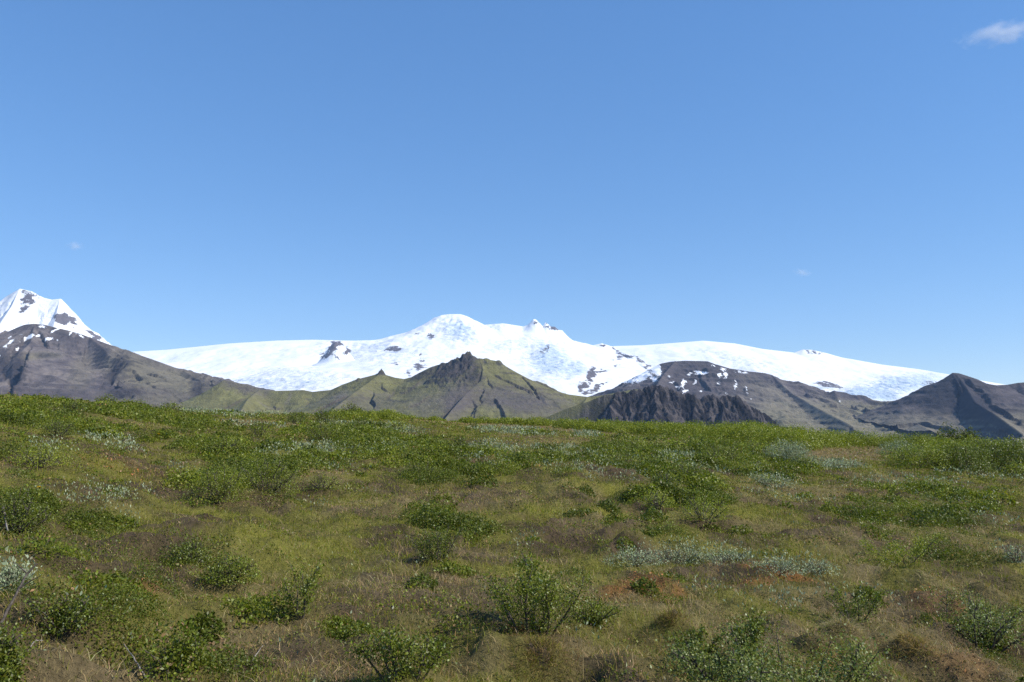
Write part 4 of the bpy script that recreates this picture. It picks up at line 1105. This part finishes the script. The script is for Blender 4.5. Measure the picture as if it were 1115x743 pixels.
GB, GW, GS = 'birch shrubs scattered over the heath', 'green willow bushes on the heath', 'silvery willow shrubs on the heath'
BIRCH = lerp(L_DEEP, L_GREEN, 0.8)
DW = lerp(L_DEEP, L_GREEN, 0.45)
for a in [
    # near ground
    ('birch_shrub', 583, 686, 118, 76, 'open', 'tall open birch shrub with thin dark stems in the middle of the near heath', 'shrub', GB, BIRCH, 0.6),
    ('birch_shrub', 640, 680, 66, 28, 'open', 'low sparse birch shrub just beside the tallest open one, towards the orange moss', 'shrub', GB, BIRCH, .8),
    ('birch_shrub', 438, 736, 92, 44, 'open', 'wide spreading birch shrub at the bottom edge, in straw-coloured grass', 'shrub', GB, lerp(BIRCH, L_DEEP, .2), 0.6),
    ('birch_shrub', 472, 613, 52, 36, 'open', 'small dark birch shrub on a brown patch, uphill from the tallest open birch', 'shrub', GB, DW, 1.1),
    ('birch_shrub', 330, 672, 44, 52, 'sprig', 'thin upright birch sapling with few leaves in rough grass', 'shrub', GB, BIRCH, 0.8),
    ('birch_shrub', 198, 738, 44, 36, 'open', 'little birch shrub in the dry grass near the pale stick', 'shrub', GB, BIRCH, .9),
    ('birch_shrub', 68, 690, 60, 32, 'open', 'leafy dark birch shrub in the deep green patch near the dark dead branch', 'shrub', GB, DW, .8),
    ('willow_bush', -6, 752, 40, 50, 'dense', 'dark willow bush cut off by the bottom left corner', 'bush', GW, DW, 1.0),
    ('willow_bush', 848, 770, 215, 70, 'spray', 'large glossy pale-leaved willow bush at the bottom edge', 'bush', GW, lerp(BIRCH, SILVER, .12), 1.0),
    ('birch_shrub', 815, 726, 34, 62, 'sprig', 'single upright leafy birch stem rising behind the glossy bush at the bottom edge', 'shrub', GB, BIRCH, 1.4),
    ('birch_shrub', 757, 722, 46, 40, 'sprig', 'slanting leafy birch shoot behind the left end of the glossy bush', 'shrub', GB, BIRCH, 1.3),
    ('willow_bush', 1062, 697, 100, 36, 'spray', 'low pale-leaved willow bush spread over a hummock near the right edge', 'bush', GW, lerp(BIRCH, SILVER, .12), .8),
    ('birch_shrub', 930, 676, 62, 30, 'sprig', 'thin creeping birch shrub with arching shoots among brown hummocks', 'shrub', GB, BIRCH, 1.0),
    ('birch_shrub', 985, 616, 84, 30, 'sprig', 'bright leafy birch sprigs over a brown hummock below the reddish grass', 'shrub', GB, L_LIME, 1.6),
    ('silver_willow', 13, 642, 30, 22, 'silver', 'small silvery willow at the left edge with large pale leaves', 'willow', GS, SILVER * .85, 1.6),
    ('silver_willow', 742, 612, 80, 16, 'silver', 'palest silvery willow mat above the gap between two orange moss hummocks', 'willow', GS, SILVER, .8),
    ('silver_willow', 690, 614, 60, 15, 'silver', 'silvery willow mat at the left end of the row above the orange moss', 'willow', GS, SILVER, .9),
    ('silver_willow', 792, 613, 50, 14, 'silver', 'silvery willow mat in a row, right of the palest one above the orange moss', 'willow', GS, SILVER, .9),
    ('silver_willow', 845, 622, 60, 12, 'silver', 'silvery willow mat along the top of the second orange moss hummock', 'willow', GS, SILVER, .9),
    ('silver_willow', 893, 625, 40, 12, 'silver', 'silvery willow mat at the right end of the row by the second orange moss hummock', 'willow', GS, SILVER, .9),
    ('silver_willow', 1107, 612, 20, 16, 'silver', 'small silvery willow at the right edge level with the bright sprigs', 'willow', GS, SILVER, .8),
    # left slope
    ('birch_shrub', 18, 582, 50, 44, 'dense', 'dark bushy birch shrub at the left edge beside a bleached twig', 'shrub', GB, DW, .9),
    ('birch_shrub', 203, 612, 50, 22, 'dense', 'dark low birch shrub leading a line of leafy clumps on the left slope', 'shrub', GB, DW, .9),
    ('birch_shrub', 250, 633, 56, 26, 'dense', 'bright-flecked birch shrub below the dark one on the left slope', 'shrub', GB, BIRCH, .8),
    ('willow_bush', 237, 546, 66, 38, 'dense', 'rounded willow bush with a dark base, left of the widest bush on the slope', 'bush', GW, L_GREEN, .9),
    ('willow_bush', 291, 537, 74, 36, 'dense', 'widest rounded willow bush on the left slope above a bare brown patch', 'bush', GW, L_GREEN, .9),
    ('willow_bush', 352, 533, 40, 16, 'dense', 'low dark willow bush on the brown grass right of the widest bush', 'bush', GW, L_GREEN, .8),
    ('birch_shrub', 45, 508, 60, 18, 'dense', 'yellowish birch shrub below the silvery patch near the left edge', 'shrub', GB, L_LIME, .8),
    ('birch_shrub', 76, 454, 26, 15, 'dense', 'round dark birch shrub just below the left skyline', 'shrub', GB, DW, 1.0),
    ('birch_shrub', 116, 439, 24, 9, 'dense', 'dark birch shrub standing on the left skyline below the brown mountain', 'shrub', GB, DW, 1.2),
    ('birch_shrub', 148, 446, 28, 9, 'dense', 'low bright birch shrub beside the left skyline dip', 'shrub', GB, L_GREEN, 1.0),
    ('birch_shrub', 186, 448, 26, 9, 'dense', 'small birch shrub on the skyline below the mountain cliffs', 'shrub', GB, L_GREEN, 1.0),
    ('birch_shrub', 64, 474, 34, 14, 'dense', 'flat dark birch shrub under the pale bare streak on the left', 'shrub', GB, DW, .9),
    ('birch_shrub', 243, 497, 44, 20, 'dense', 'dark-based birch shrub beside a small brown hollow on the left slope', 'shrub', GB, L_GREEN, .9),
    ('birch_shrub', 283, 476, 26, 14, 'dense', 'small round birch shrub in front of the brown strip below the skyline', 'shrub', GB, L_GREEN, 1.0),
    ('birch_shrub', 323, 462, 26, 12, 'dense', 'small dark birch shrub at the end of the brown strip near the skyline', 'shrub', GB, DW, 1.0),
    ('birch_shrub', 357, 461, 34, 14, 'dense', 'dark birch shrub at the left end of the silvery strip', 'shrub', GB, DW, 1.0),
    ('birch_shrub', 355, 480, 44, 18, 'dense', 'leafy birch shrub above the bright silver patch on the left slope', 'shrub', GB, L_GREEN, .9),
    # middle
    ('birch_shrub', 384, 452, 30, 15, 'dense', 'dark birch shrub sticking up from the skyline left of the bright green bank', 'shrub', GB, DW * 0.9, 1.3),
    ('birch_shrub', 393, 468, 30, 12, 'dense', 'dark shrub directly below the one that sticks up from the skyline', 'shrub', GB, DW, .9),
    ('birch_shrub', 432, 468, 24, 10, 'dense', 'yellowish shrub at the right end of the white willow strip', 'shrub', GB, L_LIME, .9),
    ('birch_shrub', 501, 491, 19, 17, 'dense', 'small dark round birch shrub alone in the upper middle of the heath', 'shrub', GB, DW * 0.9, 1.2),
    ('birch_shrub', 517, 467, 12, 9, 'sprig', 'tiny thin birch shrub on the brown strip under the thicket', 'shrub', GB, DW, 2.0),
    ('birch_shrub', 450, 502, 22, 12, 'dense', 'dark birch shrub amid the leafy band of the upper middle', 'shrub', GB, DW, .9),
    ('birch_shrub', 462, 517, 46, 12, 'dense', 'low dark birch shrub at the lower edge of the leafy band', 'shrub', GB, L_GREEN, .8),
    ('birch_shrub', 723, 529, 34, 13, 'dense', 'dark-based birch shrub at the lower edge of the silvery slope', 'shrub', GB, DW, 1.0),
    ('birch_shrub', 745, 524, 44, 18, 'dense', 'bright birch shrub just right of the dark-based one', 'shrub', GB, BIRCH, .8),
    ('birch_shrub', 690, 486, 34, 10, 'dense', 'bright birch shrub in a green strip below the thicket', 'shrub', GB, L_LIME, .8),
    ('birch_shrub', 730, 490, 44, 12, 'dense', 'wide bright birch shrub at the end of the green strip', 'shrub', GB, L_LIME, .8),
    ('birch_shrub', 678, 505, 44, 11, 'dense', 'low green birch shrub between two silvery strips', 'shrub', GB, L_GREEN, .8),
    ('birch_shrub', 766, 565, 56, 24, 'dense', 'bright leafy birch shrub alone on the reddish grass', 'shrub', GB, L_LIME, .6),
    ('birch_shrub', 718, 552, 36, 16, 'dense', 'light green low birch shrub near the middle', 'shrub', GB, L_LIME, .6),
    # right
    ('silver_willow', 857, 505, 52, 24, 'silver', 'large domed silvery willow beside the bare brown patch', 'willow', GS, SILVER * .8, 2.4),
    ('silver_willow', 920, 510, 50, 8, 'silver', 'flat whitish willow mat at the foot of the bare brown patch', 'willow', GS, SILVER, 1.1),
    ('silver_willow', 842, 530, 46, 11, 'silver', 'low silvery willow mat below the domed one', 'willow', GS, SILVER * .8, 1.0),
    ('silver_willow', 980, 496, 44, 13, 'silver', 'silvery willow at the front of the thicket beyond the bare brown patch', 'willow', GS, SILVER * .75, 2.2),
    ('willow_bush', 785, 503, 60, 20, 'dense', 'green willow bush left of the domed silvery willow', 'bush', GW, L_GREEN, .8),
    ('willow_bush', 825, 494, 50, 16, 'dense', 'bright willow bush behind the domed silvery willow', 'bush', GW, L_LIME, .8),
    ('willow_bush', 876, 511, 28, 14, 'dense', 'green willow bush at the right foot of the domed silvery willow', 'bush', GW, L_GREEN, .9),
    ('willow_bush', 1000, 509, 66, 24, 'dense', 'bright green willow bush in front of the thicket', 'bush', GW, lerp(L_GREEN, L_LIME, .6), 1.7),
    ('willow_bush', 1048, 512, 60, 25, 'dense', 'dark willow bush between the bright one and the tallest one', 'bush', GW, DW, 2.2),
    ('willow_bush', 1092, 514, 80, 32, 'dense', 'tallest dark willow bush at the right edge', 'bush', GW, DW * .9, 2.4),
    ('willow_bush', 1108, 520, 28, 16, 'dense', 'small yellow-green willow bush at the right edge in front of the tallest one', 'bush', GW, L_LIME, 1.0),
]:
    place_shrub(*a)

# two bushes standing beyond the crest at the right: rooted on the far side of the ridge
def far_bush(px, top_py, r, width, label, kind='dense'):
    dx, dy, dz = ray(px, top_py)
    k = r / math.hypot(dx, dy)
    x, y, zt = dx * k, dy * k, dz * k
    z = float(ground(x, y)); h = zt - z
    SHRUB_N[0] += 1
    paths, (V, Fc, S), rng = shrub('dense', width, h, 3200, 0.085, 500 + SHRUB_N[0])
    o = bpy.data.objects.new('birch_shrub', None); COL.objects.link(o)
    o.location = (x, y, z)
    tag(o, label, 'shrub', GB)
    tv, tf, ts = tube_geo(paths)
    link('stems', make_mesh('stems', tv, tf, ts, smooth=True), m_bark, o)
    c = vary(np.repeat((DW * 0.85)[None], len(S), 0), rng, 0.3, 0.06)
    link('foliage', make_mesh('foliage', V, Fc, S, rep_cols(c, 4)), m_leaf, o)
far_bush(1033, 462.5, 58, 2.0, 'wider of two dark bushes rising above the thicket against the pyramid mountain')
far_bush(1056, 465, 58, 1.35, 'smaller of two dark bushes rising above the thicket against the pyramid mountain')

# ---- grass tussocks: bare peaty sides under a mop of dry grass
def tussock(k, hx, hy, hr, hh, label, tone):
    rng = np.random.default_rng(700 + k)
    z0 = float(ground(hx, hy))
    o = bpy.data.objects.new('grass_tussock', None); COL.objects.link(o)
    o.location = (hx, hy, z0)
    tag(o, label, 'tussock', 'grass tussocks on the near heath')
    nu, nv = 14, 28
    u = np.linspace(0, 1, nu)[:, None]; v = np.linspace(0, 2 * math.pi, nv, endpoint=False)[None, :]
    lump = 1 + 0.22 * perlin(np.cos(v) * 1.6 + k, np.sin(v) * 1.6, 71)
    rr = hr * 0.92 * np.sin(u * math.pi / 2) ** 0.8 * lump
    X = rr * np.cos(v); Y = rr * np.sin(v)
    top = 0.01 + 0.06 * hh
    Z = ground(hx + X, hy + Y) - z0 + top * (1 - u ** 4) - 0.03 * u + 0.02 * perlin(X * 14 + k, Y * 14, 73)
    f, s = grid_faces(nu, nv, wrap_v=True)
    c = np.repeat(C3(0.10, 0.070, 0.042)[None], nu * nv, 0) * (1 + 0.3 * rng.uniform(-1, 1, (nu * nv, 1)))
    link('peat_mound', make_mesh('peat_mound', np.stack([X, Y, Z], -1).reshape(-1, 3), f, s, c, smooth=True), m_silver, o)
    n = int(3000 * hr / 0.18)
    a = rng.uniform(0, 2 * math.pi, n); q = np.sqrt(rng.uniform(0, 1, n)) * hr * 1.45
    x, y = q * np.cos(a) + 0.03 * rng.normal(size=n), q * np.sin(a) + 0.03 * rng.normal(size=n)
    uu = np.clip(q / (hr * 0.92), 0, 1)
    z = ground(hx + x, hy + y) - z0 + top * (1 - uu ** 4) - 0.01
    h = rng.uniform(0.03, 0.10, n) * (1 - 0.6 * uu)
    ln = rng.uniform(0.02, 0.11, n)
    lean = np.stack([np.cos(a), np.sin(a)], 1) * (ln * (0.1 + 0.5 * uu))[:, None] + rng.normal(size=(n, 2)) * 0.055
    h = h - ln * 0.45 * uu ** 2 * rng.uniform(0, 1, n)
    c = vary(lerp(tone * 0.6, tone * 1.15, rng.uniform(0, 1, (n, 1))), rng, 0.25, 0.06)
    g = rng.uniform(size=n) < 0.2
    c = np.where(g[:, None], G_GREEN, c)
    V, Fc, S = blades_geo(np.stack([x, y, z], 1), h, rng.uniform(0.002, 0.004, n), lean, rng)
    link('grass_mop', make_mesh('grass_mop', V, Fc, S, rep_cols(c, 5)), m_grass, o)
TL = {0: 'rounded tussock of dry grass near the bottom right corner', 1: 'pale tussock of drooping grass above the right end of the glossy bush', 7: 'shaggy brown tussock in front of the tallest open birch', 9: 'small dark brown tussock below the orange moss'}
for k, lab in TL.items():
    hx, hy, hr, hh = HUM_XY[k]
    tussock(k, hx, hy, hr * 0.7, hh * 0.7, lab, [G_DRY * 1.3, G_PALE, G_PALE * .9, C3(0.30, 0.18, 0.09), G_PALE * .9, G_DRY * 1.3, G_DRY, G_DRY * .9, None, G_DRY][k])

# ---- dead wood
def stick(pts, rad, mat, label, lift, twigs=()):
    P = []
    for px, py, up in pts:
        x, y, z = [float(a[0]) for a in hit(px, py)]
        P.append((x, y, z + up))
    P = np.array(P)
    t = np.linspace(0, 1, len(P)); tt = np.linspace(0, 1, 14)
    Q = np.stack([np.interp(tt, t, P[:, i]) for i in range(3)], 1)
    rng = np.random.default_rng(int(abs(P[0, 0]) * 1000))
    Q[1:-1] += rng.normal(size=(12, 3)) * rad * 0.22
    paths = [(Q, np.linspace(rad, rad * 0.45, 14))]
    for f, dx, dz, l in twigs:
        q = Q[int(f * 13)]
        paths.append((grow(rng, q, np.array([dx, 0.2, dz]), l, 5, 0.1, 0), np.linspace(rad * .5, rad * .2, 5)))
    V, Fc, S = tube_geo(paths)
    o = link('dead_branch', make_mesh('dead_branch', V - P[0], Fc, S, smooth=True), mat)
    o.location = P[0]
    tag(o, label, 'branch', 'dead branches lying on the heath')
stick([(159, 748, 0.03), (146, 732, 0.05), (134, 719, 0.07)], 0.0055, m_pale, 'straight pale dead stick leaning in the dry grass at the bottom edge', 0)
stick([(0, 693, 0.06), (14, 682, 0.14), (26, 669, 0.19), (38, 663, 0.22)], 0.009, m_bark, 'dark dead branch slanting out of the bush at the left edge', 0, [(0.5, 0.6, 0.6, 0.12), (0.7, -0.4, 0.7, 0.1)])
stick([(2, 573, 0.16), (5, 581, 0.10), (8, 586, 0.05)], 0.011, m_pale, 'bleached white twig below the bushy birch at the left edge', 0)
stick([(30, 720, 0.04), (37, 715, 0.06), (46, 714, 0.05)], 0.004, m_pale, 'short bent pale twig in the dry grass at the bottom left', 0)
stick([(274, 726, 0.03), (286, 716, 0.06)], 0.004, m_pale, 'short straight grey twig in dry grass between the stick and the wide birch', 0)

# ---- yellow flowers
def flower(px, py, label):
    x, y, z = [float(a[0]) for a in hit(px, py)]
    r = math.hypot(x, y); s = max(0.022, r * 0.0015)
    o = bpy.data.objects.new('yellow_flower', None); COL.objects.link(o); o.location = (x, y, z)
    tag(o, label, 'flower', 'yellow flowers on the left slope')
    p = np.array([(0, 0, -0.02), (0.01, 0, 0.08), (0.005, 0.01, 0.17)])
    V, Fc, S = tube_geo([(p, [0.003, 0.003, 0.002])])
    link('stalk', make_mesh('stalk', V, Fc, S, np.repeat(G_GREEN[None], len(V), 0)), m_grass, o)
    rng = np.random.default_rng(int(px))
    n = 26; a = np.linspace(0, 2 * math.pi * 2, n)
    D = np.stack([np.cos(a), np.sin(a), 0.25 + 0.4 * (np.arange(n) > n / 2)], 1)
    V, Fc, S = leaves_geo(np.repeat(p[-1][None], n, 0), D, np.full(n, s), np.full(n, s * 0.45), rng)
    link('petals', make_mesh('petals', V, Fc, S, np.repeat(C3(0.75, 0.48, 0.02)[None], len(V), 0)), m_silver, o)
flower(40, 551, 'yellow flower below the silvery patch near the left edge')
flower(172, 481, 'yellow flower on reddish moss a little below the skyline on the left')

# ------------------------------------------------------------------ clouds and haze
def haze():
    x0, x1, y0, y1, z0, z1 = -11000, 11000, -300, 13500, -212, 1900
    v = [(x, y, z) for x in (x0, x1) for y in (y0, y1) for z in (z0, z1)]
    f = [(0, 1, 3, 2), (4, 6, 7, 5), (0, 4, 5, 1), (2, 3, 7, 6), (0, 2, 6, 4), (1, 5, 7, 3)]
    me = make_mesh('haze', v, np.array(f), [4] * 6)
    m, nt, bs, out = new_mat('clear_air')
    nt.nodes.remove(bs)
    pv = nd(nt, 'ShaderNodeVolumePrincipled')
    pv.inputs['Color'].default_value = (0.42, 0.64, 1.0, 1)
    pv.inputs['Density'].default_value = HAZE
    pv.inputs['Anisotropy'].default_value = 0.0
    nt.links.new(pv.outputs[0], out.inputs['Volume'])
    o = link('haze', me, m)
    tag(o, 'thin blue air between the heath and the far mountains', 'haze', kind='stuff')
HAZE = 1.9e-5
haze()

def cloud(px, py, Y, wpx, hpx, tilt, dens, seed, label):
    p = at(px, py, Y)
    sx, sz = wpx / F * Y * 0.5, hpx / F * Y * 0.5
    nu, nv = 12, 24
    u = np.linspace(0.02, math.pi - 0.02, nu)[:, None]; v = np.linspace(0, 2 * math.pi, nv, endpoint=False)[None, :]
    X = np.sin(u) * np.cos(v); Yy = np.sin(u) * np.sin(v); Z = np.cos(u) + 0 * v
    f, s = grid_faces(nu, nv, wrap_v=True)
    f = list(map(tuple, f)) + [tuple(range(nv - 1, -1, -1)), tuple(range((nu - 1) * nv, nu * nv))]
    sizes = [len(q) for q in f]
    flat = np.array([i for q in f for i in q])
    me = make_mesh('cloud', np.stack([X, Yy, Z], -1).reshape(-1, 3), flat, sizes)
    m, nt, bs, out = new_mat('cloud_vapour')
    nt.nodes.remove(bs)
    L = nt.links.new
    tc = nd(nt, 'ShaderNodeTexCoord')
    mp = nd(nt, 'ShaderNodeMapping'); mp.inputs['Scale'].default_value = (sx / sz * 0.55, 1.0, 1.0); mp.inputs['Location'].default_value = (seed, seed * 2.3, 0)
    L(tc.outputs['Object'], mp.inputs['Vector'])
    n = nd(nt, 'ShaderNodeTexNoise'); n.inputs['Scale'].default_value = 1.5; n.inputs['Detail'].default_value = 4; n.inputs['Roughness'].default_value = 0.6
    L(mp.outputs[0], n.inputs['Vector'])
    ln = nd(nt, 'ShaderNodeVectorMath', operation='LENGTH'); L(tc.outputs['Object'], ln.inputs[0])
    e = math_node(nt, 'SUBTRACT', math_node(nt, 'MULTIPLY', n.outputs[0], 2.0), math_node(nt, 'ADD', ln.outputs['Value'], 0.2))
    d = math_node(nt, 'MULTIPLY', math_node(nt, 'MAXIMUM', e, 0.0), dens)
    pv = nd(nt, 'ShaderNodeVolumePrincipled')
    pv.inputs['Color'].default_value = (0.95, 0.95, 0.97, 1)
    L(d, pv.inputs['Density']); L(pv.outputs[0], out.inputs['Volume'])
    o = link('cloud', me, m)
    o.location = p
    o.scale = (sx, sz * 1.2, sz)
    o.rotation_euler = (0, R(tilt), 0)
    tag(o, label, 'cloud', 'wisps of cloud in the blue sky')
cloud(1090, 37, 13000, 118, 34, -7, 0.0030, 3.1, 'largest thin white wisp of cloud high in the right corner of the sky')
cloud(82, 268, 14500, 26, 11, 5, 0.0045, 7.7, 'tiny faint wisp of cloud above the pointed snow peak')
cloud(874, 297, 14500, 26, 11, 12, 0.0045, 5.2, 'tiny faint wisp of cloud above the right part of the ice cap')
